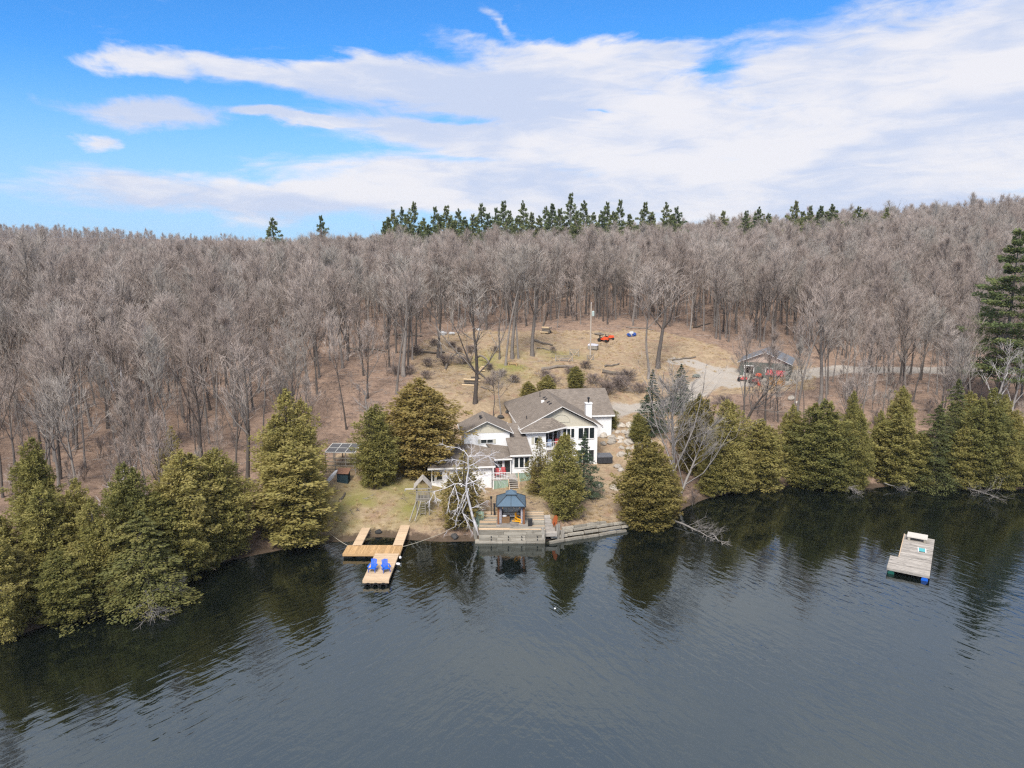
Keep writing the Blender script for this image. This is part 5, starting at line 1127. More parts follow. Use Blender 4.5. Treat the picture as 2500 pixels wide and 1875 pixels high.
rb = MB()
for i in range(4): rb.bar(E[i], I[i], .06, .07)
rb.bar(((x0 + x1) / 2, y0, e + .02), (cx, cy - iy, tp + .02), .03, .04)
for i in range(4): rb.bar(E[i], E[(i + 1) % 4], .07, .09)
rb.build('rib', M_DARK, rfo)
cu = MB(); c0 = [(cx - .62, cy - .66, 3.12), (cx + .62, cy - .66, 3.12), (cx + .62, cy + .66, 3.12), (cx - .62, cy + .66, 3.12)]; ap = (cx, cy, 3.5)
for i in range(4): cu.slab([c0[i], c0[(i + 1) % 4], ap], .03)
for q in c0: cu.bar((cx + (q[0] - cx) * .75, cy + (q[1] - cy) * .75, 2.9), (cx + (q[0] - cx) * .8, cy + (q[1] - cy) * .8, 3.12), .05)
cu.build('vented_top', M_GROOF, gaz)
def curtain(x, y, dx, dy, m):
    s = MB(); n = 8; g = []
    for k in range(n + 1):
        t = k / n; g.append((x + dx * t + .05 * math.sin(k * 2.3), y + dy * t + .05 * math.cos(k * 2.3)))
    for k in range(n):
        (a, b), (c, d_) = g[k], g[k + 1]
        s.hexa([(a - .02, b, .1), (c - .02, d_, .1), (c + .02, d_ + .02, .1), (a + .02, b + .02, .1), (a - .02 + .0, b, 2.0), (c - .02, d_, 2.0), (c + .02, d_ + .02, 2.0), (a + .02, b + .02, 2.0)])
    return s.build('curtain', m, gaz)
curtain(-1.33, 74.16, .16, .10, M_CURT); curtain(1.0, 74.16, .16, .10, M_CURT); curtain(-1.18, 74.35, .05, .7, M_CURTD); curtain(1.02, 74.35, -.05, .7, M_CURTD)
sw = thing('swing_sofa', 'cream cushioned sofa at the back of the gazebo', 'sofa', (-.1, 76.55, GZ0 + .04)); M_CREAM = plain('cream_cushion', (.60, .54, .46), .9, .1, .1)
MB().box(-.95, .95, -.42, .32, .22, .32).build('frame', M_DARK, sw); MB().box(-.93, .93, -.44, .25, .33, .52).build('seat_cushion', M_CREAM, sw)
for i in range(3): MB().hexa([(-.92 + i * .62, .05, .5), (-.32 + i * .62, .05, .5), (-.32 + i * .62, .25, .5), (-.92 + i * .62, .25, .5), (-.92 + i * .62, .2, 1.02), (-.32 + i * .62, .2, 1.02), (-.32 + i * .62, .38, 1.0), (-.92 + i * .62, .38, 1.0)]).build('back_cushion', M_CREAM, sw)
for x in (-.98, .98): MB().box(x - .05, x + .05, -.42, .35, 0, .75).build('arm', M_DARK, sw)
wt_ = thing('storage_box', 'brown wicker storage box at the left of the gazebo floor', 'box', (-.72, 74.75, GZ0 + .04), R(6)); MW = plain('brown_wicker', (.21, .125, .065), .8, .2, .3, 20)
MB().box(-.42, .42, -.36, .36, 0, .52).build('body', MW, wt_); MB().box(-.45, .45, -.39, .39, .52, .58).build('lid', MW, wt_)
pl = thing('cushion', 'white cushion lying on the wicker box', 'cushion', (-.85, 74.85, GZ0 + .62)); MB().blob((0, 0, .09), (.3, .2, .1), 3, 10, 5, .05).build('cover', M_WHITEPL, pl, smooth=True)
ft = thing('side_table', 'small pale table in the middle of the gazebo', 'table', (.1, 75.6, GZ0 + .04)); MB().box(-.36, .36, -.25, .25, .4, .45).build('top', M_WHITEPL, ft)
for x in (-.3, .3):
    for y in (-.2, .2): MB().box(x - .025, x + .025, y - .025, y + .025, 0, .4).build('leg', M_DARK, ft)
adirondack((.62, 74.7, GZ0 + .05), R(70), M_YEL, 'bright yellow garden chair tipped inside the gazebo', tip=(R(12), 0))
pb = thing('deck_bin', 'dark grey bin outside the right front post of the gazebo', 'bin', (1.98, 74.2, 1.6)); MB().hexa([(-.2, -.2, 0), (.2, -.2, 0), (.2, .2, 0), (-.2, .2, 0), (-.25, -.25, .62), (.25, -.25, .62), (.25, .25, .62), (-.25, .25, .62)]).build('body', M_DARK, pb); MB().box(-.27, .27, -.27, .27, .62, .68).build('lid', M_DARK, pb)

# ------------------------------------------------------------------ hot tub, boulders, stones
q = house_pt(6.55, 1.0, 1.45); zq = gz(q[0], q[1])
ht = thing('hot_tub', 'dark grey square hot tub beside the right wall of the house', 'hot tub', (q[0], q[1], max(zq, 1.4)), R(4)); M_TUB = plain('charcoal_panel', (.035, .037, .042), .6, .3, .15); M_TUBL = plain('grey_spa_cover', (.12, .125, .14), .6, .3, .1)
for i in range(3): MB().box(-1.08 + i * .725, -1.08 + i * .725 + .70, -1.03, -.98, .02, .86).build('panel', M_TUB, ht)
MB().box(-1.06, 1.06, -.97, 1.0, 0, .88).build('shell', M_TUB, ht); MB().box(-1.12, 1.12, -1.07, -.01, .88, 1.02).box(-1.12, 1.12, .01, 1.05, .88, 1.02).build('cover', M_TUBL, ht)
bw = thing('boulder_wall', 'stepped wall of big pale boulders right of the house', 'boulder wall', (0, 0, 0))
rm = [MB().blob((0, 0, 0), (1, 1, 1), 200 + i, 9, 6, .22).mesh('boulder', M_ROCK) for i in range(4)]
rb_ = random.Random(9)
for r_, yy in enumerate([1042, 1056, 1070, 1084, 1098, 1110]):
    x = 1461 + rb_.uniform(0, 8)
    while x < 1560 + 6 * r_ - (30 if r_ > 3 else 0):
        w_ = rb_.uniform(14, 26)
        if not (r_ > 3 and x < 1500):
            a = on_ground(x + w_ / 2, yy + rb_.uniform(-3, 3)); s = w_ / FPX * 105 / 2 * 1.12
            o = new_obj('boulder', rb_.choice(rm), bw, (a[0], a[1] + .25, a[2] + s * .12)); o.scale = (s, s * .8, s * rb_.uniform(.55, .8)); o.rotation_euler = (0, rb_.uniform(-.15, .15), rb_.uniform(0, 6))
        x += w_
def stones(items, name, group, mats):
    for i, (x, y, wpx, lab) in enumerate(items):
        a = on_ground(x, y); _, _, d_ = project(*a); s = wpx / FPX * d_ / 2
        t = thing(name, lab, 'rock', (a[0], a[1], a[2]), 0, group); o = MB().blob((0, 0, 0), (1, .8, .6), 300 + i + int(x), 9, 6, .2).build('stone', mats, t); o.scale = (s, s, s); o.location = (0, 0, s * .25); o.rotation_euler = (0, 0, i * 1.3)
stones([(1508, 1142, 22, 'pale rock at the corner of the patio, the upper one'), (1516, 1150, 20, 'pale rock just below the patio corner rock'), (1500, 1195, 26, 'long pale rock in the grass below the patio'), (1462, 1190, 24, 'flat pale rock beside the blue green spruce'),
        (1535, 1062, 24, 'white flat stone at the top of the boulder wall'), (1545, 1075, 18, 'white stone step below the flat white stone'), (1625, 1052, 22, 'pale stone under the spruces, left one'), (1650, 1050, 20, 'pale stone under the spruces, right one'),
        (1932, 975, 22, 'white rock lying right of the small red roofed shed'), (1946, 985, 14, 'small white rock beside the larger one near the shed'), (1772, 978, 16, 'pale stone in the rubble below the garage'), (1300, 1286, 10, 'little pale stone at the terrace edge')], 'pale_rock', 'pale rocks round the house', M_ROCK)
stones([(1222, 1020, 17, 'dark boulder beside the left wing roof'), (1239, 1008, 16, 'dark boulder, middle one of three by the big roof'), (1252, 996, 15, 'dark boulder, upper one of three by the big roof'), (1263, 985, 14, 'dark boulder under the low cedar behind the house'), (1110, 1312, 22, 'grey boulder at the water left of the birch'), (924, 1300, 18, 'dark boulder on the bank between the two gangways')], 'dark_rock', 'dark rocks', M_ROCKD)

# ------------------------------------------------------------------ garage, shed and machines
a = on_ground(1869, 928); g0 = (a[0], a[1] + 1.0, a[2] - .1); GR = R(-25)
gar = thing('garage', 'grey green garage with tan gable and blue grey roof', 'garage', g0, GR)
M_GSID = siding_mat('grey_green_siding', (.10, .115, .10), .16); M_TAN = siding_mat('pinkish_tan_board', (.46, .36, .30), .22, True); M_GRF = shingle_mat('blue_grey_shingles', (.15, .165, .19), (.22, .235, .265))
gm_ = MB(); gm_.box(-4.5, -3.6, 0, .2, 0, 3.3).box(-2.0, 4.5, 0, .2, 0, 3.3).box(-3.599, -2.001, 0, .2, 2.5, 3.3).box(-4.5, -4.3, .201, 9, 0, 3.3).box(4.3, 4.5, .201, 9, 0, 3.3).box(-4.299, 4.299, 8.8, 9, 0, 3.3).build('wall', M_GSID, gar)
MB().add([(-4.5, -.02, 3.32), (4.5, -.02, 3.32), (0, -.02, 5.2), (-4.5, .2, 3.32), (4.5, .2, 3.32), (0, .2, 5.2)], [(0, 1, 2), (5, 4, 3), (0, 3, 4, 1), (1, 4, 5, 2), (2, 5, 3, 0)]).build('gable', M_TAN, gar)
MB().slab([(0, -.5, 5.45), (0, 9.4, 5.45), (-5.0, 9.4, 3.3), (-5.0, -.5, 3.3)], .15).slab([(0, -.5, 5.452), (5.0, -.5, 3.302), (5.0, 9.4, 3.302), (0, 9.4, 5.452)], .15).build('roof', M_GRF, gar)
MB().bar((0, -.52, 5.33), (5.05, -.52, 3.16), .05, .22, (0, 1, 0)).bar((0, -.52, 5.33), (-5.05, -.52, 3.16), .05, .22, (0, 1, 0)).build('fascia', M_TRIM, gar)
MB().box(-3.75, -3.6, -.05, -.002, 0, 2.65).box(-2.0, -1.85, -.05, -.002, 0, 2.65).box(-3.599, -2.001, -.05, -.002, 2.5, 2.65).build('door_frame', M_TRIM, gar); MB().box(-4.2, 4.2, .3, 8.7, 0, .05).build('floor_slab', M_ROCK, gar)
window(gar, .3, 1.5, 1.1, 2.3, 0, 2)
a = on_ground(1893, 944); s0 = (a[0], a[1] + .8, a[2] - .05)
sh = thing('garden_shed', 'small orange wooden shed with a red metal roof', 'shed', s0, R(-38)); M_PLK = wood_mat('orange_stained_planks', (.38, .19, .06), (.55, .31, .11), 3, (6, 6, .3), .18); M_REDR = plain('red_metal_roof', (.52, .05, .06), .5, .4, .1)
MB().box(-1.3, 1.3, .05, 2.2, .1, 2.1).build('core', M_PLK, sh)
for i in range(13): MB().box(-1.32 + i * .203, -1.32 + i * .203 + .193, 0, .048, .1, 2.1).build('plank', M_PLK, sh)
for i in range(11): MB().box(1.302, 1.345, .05 + i * .197, .05 + i * .197 + .187, .1, 2.1).build('plank', M_PLK, sh); MB().box(-1.345, -1.302, .05 + i * .197, .05 + i * .197 + .187, .1, 2.1).build('plank', M_PLK, sh)
MB().slab([(-1.6, -.35, 2.05), (1.6, -.35, 2.05), (1.6, 1.1, 2.85), (-1.6, 1.1, 2.85)], .06).slab([(-1.6, 1.1, 2.852), (1.6, 1.1, 2.852), (1.6, 2.55, 2.05), (-1.6, 2.55, 2.05)], .06).build('roof', M_REDR, sh)
for i in range(6): MB().box(-1.3 + i * .48, -1.3 + i * .48 + .3, .1, 2.1, -.45, .1).build('footing', M_ROCK, sh)
def small_tractor(px_, py_, m, lab, rz, s=1.0, name='garden_tractor'):
    a = on_ground(px_, py_); t = thing(name, lab, 'machine', a, rz); t.scale = (s, s, s)
    MB().hexa([(-.3, -1.0, .35), (.3, -1.0, .35), (.3, .1, .35), (-.3, .1, .35), (-.24, -.95, .85), (.24, -.95, .85), (.26, .05, .9), (-.26, .05, .9)]).build('bonnet', m, t)
    MB().box(-.45, .45, .1, .95, .4, .62).build('body', m, t); MB().box(-.22, .22, .35, .75, .62, .78).box(-.22, .22, .7, .78, .78, 1.15).build('seat', M_BLACK, t)
    for x in (-.5, .5):
        for y, r_ in ((-.75, .24), (.65, .36)):
            o = MB().lathe([(r_ * .5, -.11), (r_, -.10), (r_, .10), (r_ * .5, .11)], 12).build('wheel', M_BLACK, t, loc=(x, y, r_)); o.rotation_euler = (0, R(90), 0)
    MB().tube([(0, .05, .85), (0, .2, 1.1)], .025, 6).build('steering_column', M_DARK, t); return t
small_tractor(1842, 936, M_RED, 'red machine parked before the garage door', R(30)); small_tractor(1812, 930, plain('faded_red', (.5, .10, .09), .6), 'faded red machine left of the garage', R(70), .9)
small_tractor(1473, 834, M_ORANGE, 'orange red machine on the clearing edge, the nearer one', R(60), 1.15); small_tractor(1487, 829, M_ORANGE, 'orange red machine on the clearing edge, the farther one', R(95), 1.05)
small_tractor(1850, 922, M_ORANGE, 'orange machine in the garage doorway', R(10), 1.0)
a = on_ground(1853, 941); t = thing('bucket', 'orange bucket between the garage and the little shed', 'bucket', a); MB().lathe([(.28, 0), (.36, .6), (.34, .6), (.26, .05)], 12).build('body', M_ORANGE, t); MB().tube([(-.35, 0, .58), (0, -.1, .8), (.35, 0, .58)], .015, 5).build('handle', M_DARK, t)

# ------------------------------------------------------------------ utility pole, bench, fence, tarps
a = on_ground(1441, 872); up = thing('utility_pole', 'pale wooden utility pole with a transformer in the clearing', 'pole', a); hp = 11.0
MB().tube([(0, 0, -.4), (0, 0, hp)], [.17, .12], 9).build('shaft', plain('pale_pole_wood', (.46, .40, .34), .9, .1, .15), up)
MB().lathe([(.05, hp - 2.6), (.27, hp - 2.55), (.27, hp - 1.65), (.2, hp - 1.55), (.05, hp - 1.5)], 12, (.42, -.05, 0)).build('transformer', plain('pale_green_metal', (.42, .50, .48), .5), up)
MB().bar((0, 0, hp - 2.0), (.42, -.05, hp - 2.0), .06).build('bracket', M_DARK, up); MB().lathe([(.03, hp), (.05, hp + .05), (.05, hp + .2), (.02, hp + .24)], 8).build('insulator', M_WHITEPL, up)
a = on_ground(1252, 892); bn_ = thing('garden_bench', 'plain new wooden bench on the clearing', 'bench', a, R(-22)); MB().box(-1.0, 1.0, -.18, .18, .42, .48).build('seat', M_GOLD, bn_)
for x in (-.8, .8): MB().box(x - .05, x + .05, -.15, .15, -.1, .42).build('leg', M_GOLD, bn_)
MB().box(-.75, .75, -.03, .03, .2, .28).build('stretcher', M_GOLD, bn_)
def gate(px_, py_, w_, h_, rz, lab):
    a = on_ground(px_, py_); t = thing('garden_gate', lab, 'gate', a, rz, 'old garden gates in the clearing')
    for x in (-w_ / 2, w_ / 2): MB().box(x - .06, x + .06, -.06, .06, -.2, h_ + .25).build('post', M_PLAYWOOD, t)
    for z in (.15, h_ * .55, h_): MB().box(-w_ / 2 + .061, w_ / 2 - .061, -.03, .03, z - .05, z + .05).build('rail', M_PLAYWOOD, t)
    MB().bar((-w_ / 2, -.05, h_), (-w_ / 2 + .9, -.05, .0), .08).build('brace', M_NEWWOOD, t); MB().bar((w_ / 2, -.05, h_), (w_ / 2 - .9, -.05, .0), .08).build('brace', M_NEWWOOD, t)
    n = int(w_ / .16)
    for i in range(n): MB().box(-w_ / 2 + .07 + i * (w_ - .14) / n, -w_ / 2 + .07 + i * (w_ - .14) / n + .05, .031, .05, .12, h_).build('slat', M_PLAYWOOD, t)
gate(1377, 882, 3.4, 1.1, R(4), 'wide old wooden gate panel with diagonal braces'); gate(1402, 868, 1.9, 1.2, R(-20), 'smaller gate panel behind the wide one'); gate(1441, 880, 1.6, 1.0, R(30), 'short gate panel at the foot of the utility pole')
a = on_ground(1448, 852); t = thing('storage_crate', 'grey and white crate box beside the utility pole', 'crate', a, R(-20)); MB().box(-1.0, 1.0, -.7, .7, 0, .8).build('body', M_PLAYWOOD, t); MB().hexa([(-1.05, -.75, .8), (1.05, -.75, .8), (1.05, .75, .8), (-1.05, .75, .8), (-.9, -.6, 1.1), (.7, -.6, 1.0), (.8, .6, 1.05), (-.9, .6, 1.15)]).build('cover', plain('pale_tarp', (.58, .58, .64), .6), t)
def tarp(px_, py_, wpx, h_, mats, lab, name='tarp_heap'):
    a = on_ground(px_, py_); _, _, d_ = project(*a); s = wpx / FPX * d_ / 2; t = thing(name, lab, 'tarp', a)
    for i, m in enumerate(mats): MB().blob(((i - (len(mats) - 1) / 2) * s * .45, -.1 * i, h_ * (.3 + .15 * (i % 2))), (s * (.8 if len(mats) > 1 else 1), s * .7, h_ * (.6 if i % 2 else .5)), 400 + i + int(px_), 11, 7, .28).build('sheet', m, t)
    return t
M_TBL = plain('blue_tarp', (.03, .08, .30), .7, .2, .3); M_TWH = plain('white_tarp', (.48, .48, .48), .6, .3, .15)
tarp(1542, 820, 18, .95, [M_TBL, M_TWH, M_TBL], 'crumpled blue and white tarp heap at the clearing edge'); tarp(1078, 818, 24, 1.0, [M_TWH], 'larger white tarp at the foot of the woods'); tarp(1103, 817, 15, .7, [M_TWH], 'smaller white tarp beside the larger one in the woods'); tarp(1168, 806, 12, .5, [M_TWH], 'little white sheet in the woods right of the tarps')
tarp(1700, 920, 20, .6, [plain('grey_green_tarp', (.16, .17, .15), .8)], 'grey green covered heap beside the driveway'); tarp(1462, 817, 22, .6, [M_LOG], 'dark brush heap behind the orange machines', 'brush_heap')

# ------------------------------------------------------------------ logs and brush
rl_ = random.Random(3)
LOGS = [((975, 862), (1085, 862), .3, 'long grey log lying across the brush on the left of the clearing'), ((1100, 877), (1145, 880), .2, 'arched dark trunk resting above the brush pile'), ((1085, 905), (1103, 878), .22, 'dark log leaning up towards the arched trunk'), ((1160, 880), (1200, 900), .25, 'fallen limb slanting down right of the arched trunk'),
        ((1165, 908), (1185, 925), .22, 'short cut log below the split firewood'), ((960, 818), (1030, 822), .25, 'fallen trunk at the edge of the woods, left of the white tarps'), ((1305, 833), (1348, 845), .28, 'bare log right of the clearing tree row'), ((1310, 851), (1340, 856), .2, 'thin log below the bare log in the clearing'),
        ((1320, 905), (1395, 898), .35, 'mossy log on the bank behind the house, left one'), ((1470, 910), (1535, 915), .4, 'dark fat log on the bank behind the house'), ((1473, 897), (1512, 889), .22, 'thin log above the dark fat log'), ((1173, 945), (1205, 955), .15, 'branch on the grass right of the stacked logs'),
        ((840, 850), (945, 860), .22, 'fallen trunk under the trees left of the brush piles'), ((830, 1225), (842, 1205), .16, 'short weathered log on the lawn beside the left cedar'), ((1325, 800), (1335, 770), .2, 'leaning dead stem in the woods behind the clearing'), ((1530, 800), (1600, 808), .2, 'fallen trunk at the wood edge behind the tarp'),
        ((1640, 880), (1700, 872), .2, 'log lying by the lane in the clearing'), ((1690, 800), (1735, 790), .2, 'slanting deadfall in the right woods')]
for (x0, y0), (x1, y1), r_, lab in LOGS:
    a, b = on_ground(x0, y0), on_ground(x1, y1); t = thing('fallen_log', lab, 'log', a, 0, 'logs lying about the clearing'); n = 6; v = [(b[i] - a[i]) for i in range(3)]
    arch = 1.1 if 'arched' in lab else (1.0 if 'leaning' in lab else 0)
    P_ = [(v[0] * k / n + rl_.uniform(-.1, .1), v[1] * k / n + rl_.uniform(-.1, .1), gz(a[0] + v[0] * k / n, a[1] + v[1] * k / n) - a[2] + r_ * .7 + arch * (k / n if 'leaning' in lab else math.sin(math.pi * k / n))) for k in range(n + 1)]
    MB().tube(P_, [r_ * (1 - .4 * k / n) for k in range(n + 1)], 7).build('trunk', M_LOG, t); e0 = Vector(P_[0]); e1 = e0 - (Vector(P_[1]) - e0).normalized() * .03; MB().tube([e1, e0], r_ * .93, 7).build('cut_end', M_CUT, t)
def logpile(px_, py_, n, lab, m, L=1.6, r_=.14):
    a = on_ground(px_, py_); t = thing('log_stack', lab, 'log stack', a, rl_.uniform(-.6, .3)); k = 0; row = 0; cnt = n
    while cnt > 0 and k < n:
        w_ = max(cnt // 2, 2)
        for i in range(w_):
            if k >= n: break
            x = (i - w_ / 2) * r_ * 2.1; z = r_ + row * r_ * 1.8; y = rl_.uniform(-.2, .2); o = MB().tube([(-L / 2, 0, 0), (L / 2, 0, 0)], r_, 7).build('log', m if (k % 3) else M_CUT, t, loc=(rl_.uniform(-.3, .3), x, z)); o.rotation_euler = (0, 0, rl_.uniform(-.15, .15)); k += 1
        cnt -= w_; row += 1
logpile(1150, 940, 14, 'stack of pale and dark logs left of the lone forked tree', M_LOG, 2.2, .16); logpile(1177, 905, 10, 'heap of freshly split firewood right of the arched trunk', M_CUT, .7, .12); logpile(1335, 812, 14, 'mossy log stack at the wood edge behind the clearing', M_LOG, 1.8, .18); logpile(1160, 930, 6, 'few logs under the lone forked tree', M_LOG, 1.4, .15)
BR = make_bare('brush_pile', 777, H=1.6, cb=.02, spread=2.0, limbs=26, subs=6, twigs=6, r0=.05, tw=.03, twl=.6, up=.05, cm=M_TWIG_DARK)
for x_, y_, h_, w_, lab in [(1015, 868, 1.9, 1.4, 'dark brush pile at the left of the clearing'), (1085, 893, 2.0, 1.3, 'brush pile under the leaning dark log'), (965, 915, 1.7, 1.2, 'grey brush pile among the thin trunks'), (1000, 915, 1.6, 1.2, 'second grey brush pile among the thin trunks'), (1130, 890, 1.6, 2.0, 'wide low brush pile under the arched trunk'), (1195, 940, 1.3, 1.3, 'grey brush right of the lone forked tree'),
                            (1195, 905, 1.3, 1.2, 'brush pile behind the firewood'), (1480, 965, 2.2, 1.6, 'brown brush on the bank right of the big roof'), (1510, 955, 2.6, 1.5, 'tall brown brush between the roof and the driveway'), (1450, 938, 1.8, 1.4, 'brush on the bank above the chimney'), (1345, 940, 1.8, 1.3, 'brush on the bank above the roof ridge'), (1765, 990, 1.6, 1.5, 'rubble and brush heap below the garage'), (1120, 862, 1.2, 1.2, 'small brush pile upslope of the arched trunk'), (1530, 930, 2.0, 1.6, 'leafless thicket above the dark fat log'), (1045, 895, 1.5, 1.4, 'brush pile below the long grey log'), (1060, 845, 1.4, 1.3, 'brush pile left below the white tarps'), (1105, 850, 1.2, 1.1, 'low brush between the tarps and the arched trunk'), (1150, 862, 1.5, 1.5, 'grey brush pile upslope of the fallen limb'), (1210, 860, 1.2, 1.1, 'little brush heap left of the clearing tree row'), (1040, 925, 1.4, 1.3, 'brush pile right of the thin trunks'), (1225, 920, 1.3, 1.4, 'scrub on the slope above the left wing'), (1255, 935, 1.4, 1.3, 'scrub on the grass below the bench'), (1330, 925, 1.6, 1.4, 'scrub above the low cedars behind the roof'), (1395, 915, 1.5, 1.6, 'scrub above the slim cedar'), (1430, 900, 1.4, 1.4, 'scrub below the utility pole'), (1560, 960, 1.8, 1.4, 'brown scrub left of the two dark spruces'), (1350, 860, 1.1, 1.1, 'weeds around the old garden gate')]:
    a = on_ground(x_, y_); plant(BR, 'brush_pile', a[0], a[1], h_ * 1.25, w_, label=lab, cat='brush pile', group='brush piles')

# ------------------------------------------------------------------ play tower
a = on_ground(1032, 1256); pt_ = thing('play_tower', 'grey wooden play tower with gabled roof and ladder', 'play tower', (a[0], a[1] + .6, a[2]), R(6))
for x in (-.7, .7):
    for y in (-.7, .7): MB().box(x - .06, x + .06, y - .06, y + .06, -.3, 3.25).build('post', M_PLAYWOOD, pt_)
MB().box(-.85, .85, -.85, .85, 1.75, 1.85).build('platform', M_PLAYWOOD, pt_); MB().box(-.8, 1.5, -.82, -.74, 2.75, 2.87).build('rail', M_PLAYWOOD, pt_); MB().box(-.8, .8, -.8, -.76, 1.9, 2.0).build('rail', M_PLAYWOOD, pt_)
for i in range(8): MB().box(-.66 + i * .17, -.58 + i * .17, -.79, -.765, 2.0, 2.72).build('picket', M_PLAYWOOD, pt_)
MB().slab([(-1.0, -.95, 3.2), (0, -.95, 4.3), (0, .95, 4.3), (-1.0, .95, 3.2)][::-1], .06).slab([(1.0, -.95, 3.2), (0, -.95, 4.302), (0, .95, 4.302), (1.0, .95, 3.2)], .06).build('roof', M_OLDWOODY, pt_)
MB().bar((-1.0, -.93, 3.2), (1.0, -.93, 3.2), .1, .12).build('tie_beam', M_PLAYWOOD, pt_); MB().bar((-.7, -.7, 3.15), (-2.0, -.7, 3.15), .12).build('swing_beam', plain('pale_beam', (.55, .52, .47), .8), pt_)
MB().bar((-.75, -.8, 1.7), (-1.5, -2.4, -.1), .1).bar((-.2, -.8, 1.7), (-.9, -2.4, -.1), .1).build('slide_rail', M_PLAYWOOD, pt_)
ld = MB().bar((-.35, -.8, 0), (-.35, -.8, 1.75), .07).bar((.25, -.8, 0), (.25, -.8, 1.75), .07).build('ladder', M_PLAYWOOD, pt_)
for i in range(6): MB().box(-.35, .25, -.86, -.78, .2 + i * .28, .26 + i * .28).build('rung', M_PLAYWOOD, ld)
MB().bar((-2.0, -.7, 3.15), (-2.0, -.7, 2.9), .12).build('beam_end', M_PLAYWOOD, pt_)

# ------------------------------------------------------------------ mesh roofed coop and little boat shed
a = on_ground(838, 1150); co = thing('garden_coop', 'wooden framed coop with a wire mesh roof beside the lawn cedar', 'coop', (a[0] - .1, a[1] + 1.2, a[2]), R(-4)); M_MESH = plain('dark_wire_mesh', (.10, .10, .105), .8, .2, .2); M_GFR = plain('pale_grey_frame', (.50, .49, .46), .8)
W2, D2, Hh = 3.9, 3.2, 2.6
fr_ = MB()
for i in range(4): fr_.bar((-W2 / 2 + W2 * i / 3, -D2 / 2, Hh), (-W2 / 2 + W2 * i / 3, D2 / 2, Hh + .35), .09)
fr_.bar((-W2 / 2, -D2 / 2, Hh - .02), (W2 / 2, -D2 / 2, Hh - .02), .10).bar((-W2 / 2, D2 / 2, Hh + .33), (W2 / 2, D2 / 2, Hh + .33), .10).bar((-W2 / 2, 0, Hh + .17), (W2 / 2, 0, Hh + .17), .06).build('roof_frame', M_GFR, co)
for i in range(3): MB().hexa([(-W2 / 2 + W2 * i / 3 + .06, -D2 / 2 + .05, Hh - .03), (-W2 / 2 + W2 * (i + 1) / 3 - .06, -D2 / 2 + .05, Hh - .03), (-W2 / 2 + W2 * (i + 1) / 3 - .06, D2 / 2 - .05, Hh + .31), (-W2 / 2 + W2 * i / 3 + .06, D2 / 2 - .05, Hh + .31),
     (-W2 / 2 + W2 * i / 3 + .06, -D2 / 2 + .05, Hh - .01), (-W2 / 2 + W2 * (i + 1) / 3 - .06, -D2 / 2 + .05, Hh - .01), (-W2 / 2 + W2 * (i + 1) / 3 - .06, D2 / 2 - .05, Hh + .33), (-W2 / 2 + W2 * i / 3 + .06, D2 / 2 - .05, Hh + .33)]).build('mesh_panel', M_MESH, co)
for x in (-W2 / 2, -.7, .7, W2 / 2):
    for y in (-D2 / 2, D2 / 2): MB().box(x - .05, x + .05, y - .05, y + .05, -.5, Hh - .08).build('post', M_PLAYWOOD, co)
for z in (.3, .8, 1.3, 1.8): MB().box(-W2 / 2, W2 / 2, -D2 / 2 - .09, -D2 / 2 - .055, z, z + .1).build('slat', M_PLAYWOOD, co); MB().box(W2 / 2 + .055, W2 / 2 + .09, -D2 / 2, D2 / 2, z, z + .1).build('slat', M_PLAYWOOD, co)
a = on_ground(832, 1182); bs = thing('boat_shed', 'little dark blue shed with rusty orange roof before the coop', 'shed', (a[0] + .1, a[1] + .5, a[2]), R(-4)); bs.scale = (.72, .72, .8); M_NAVY = wood_mat('dark_teal_boards', (.025, .05, .065), (.05, .085, .10), 3, (6, 6, .4)); M_RUST = plain('rusty_sheet', (.24, .13, .085), .8, .2, .3)
for i in range(10): MB().box(-.95 + i * .19, -.95 + i * .19 + .18, -.04, 0, -.3, 1.55).build('plank', M_NAVY, bs)
for i in range(7): MB().box(.952, .99, .0 + i * .19, .0 + i * .19 + .18, -.3, 1.6).build('plank', M_NAVY, bs)
MB().box(-.95, .95, .001, 1.3, -.3, 1.5).build('core', M_NAVY, bs); MB().slab([(-1.15, -.3, 1.55), (1.15, -.3, 1.55), (1.15, 1.5, 2.05), (-1.15, 1.5, 2.05)], .05).build('roof', M_RUST, bs)
cn = thing('canoe', 'white canoe leaning against the dark blue shed', 'canoe', (a[0] - 1.75, a[1] - .35, a[2] + .1)); cn.rotation_euler = (R(-8), R(40), R(6)); cn.scale = (.72, .72, .72)
sec = [(0, .02, .30), (.35, .22, .12), (.9, .34, .03), (1.6, .36, .0), (2.3, .32, .04), (2.8, .2, .13), (3.1, .02, .30)]
cv_, cf = [], []
for z, w_, b in sec: cv_ += [(-w_, .32, z), (-w_ * .8, b + .08, z), (0, b, z), (w_ * .8, b + .08, z), (w_, .32, z)]
for i in range(len(sec) - 1):
    for k in range(4): cf.append((i * 5 + k, i * 5 + k + 1, (i + 1) * 5 + k + 1, (i + 1) * 5 + k))
hull = MB().add(cv_, cf).build('hull', M_WHITEPL, cn, smooth=True); so = hull.modifiers.new('thickness', 'SOLIDIFY'); so.thickness = .03
MB().bar((-.36, .33, .9), (.36, .33, .9), .06).bar((-.36, .33, 2.2), (.36, .33, 2.2), .06).build('thwart', M_NEWWOOD, cn)

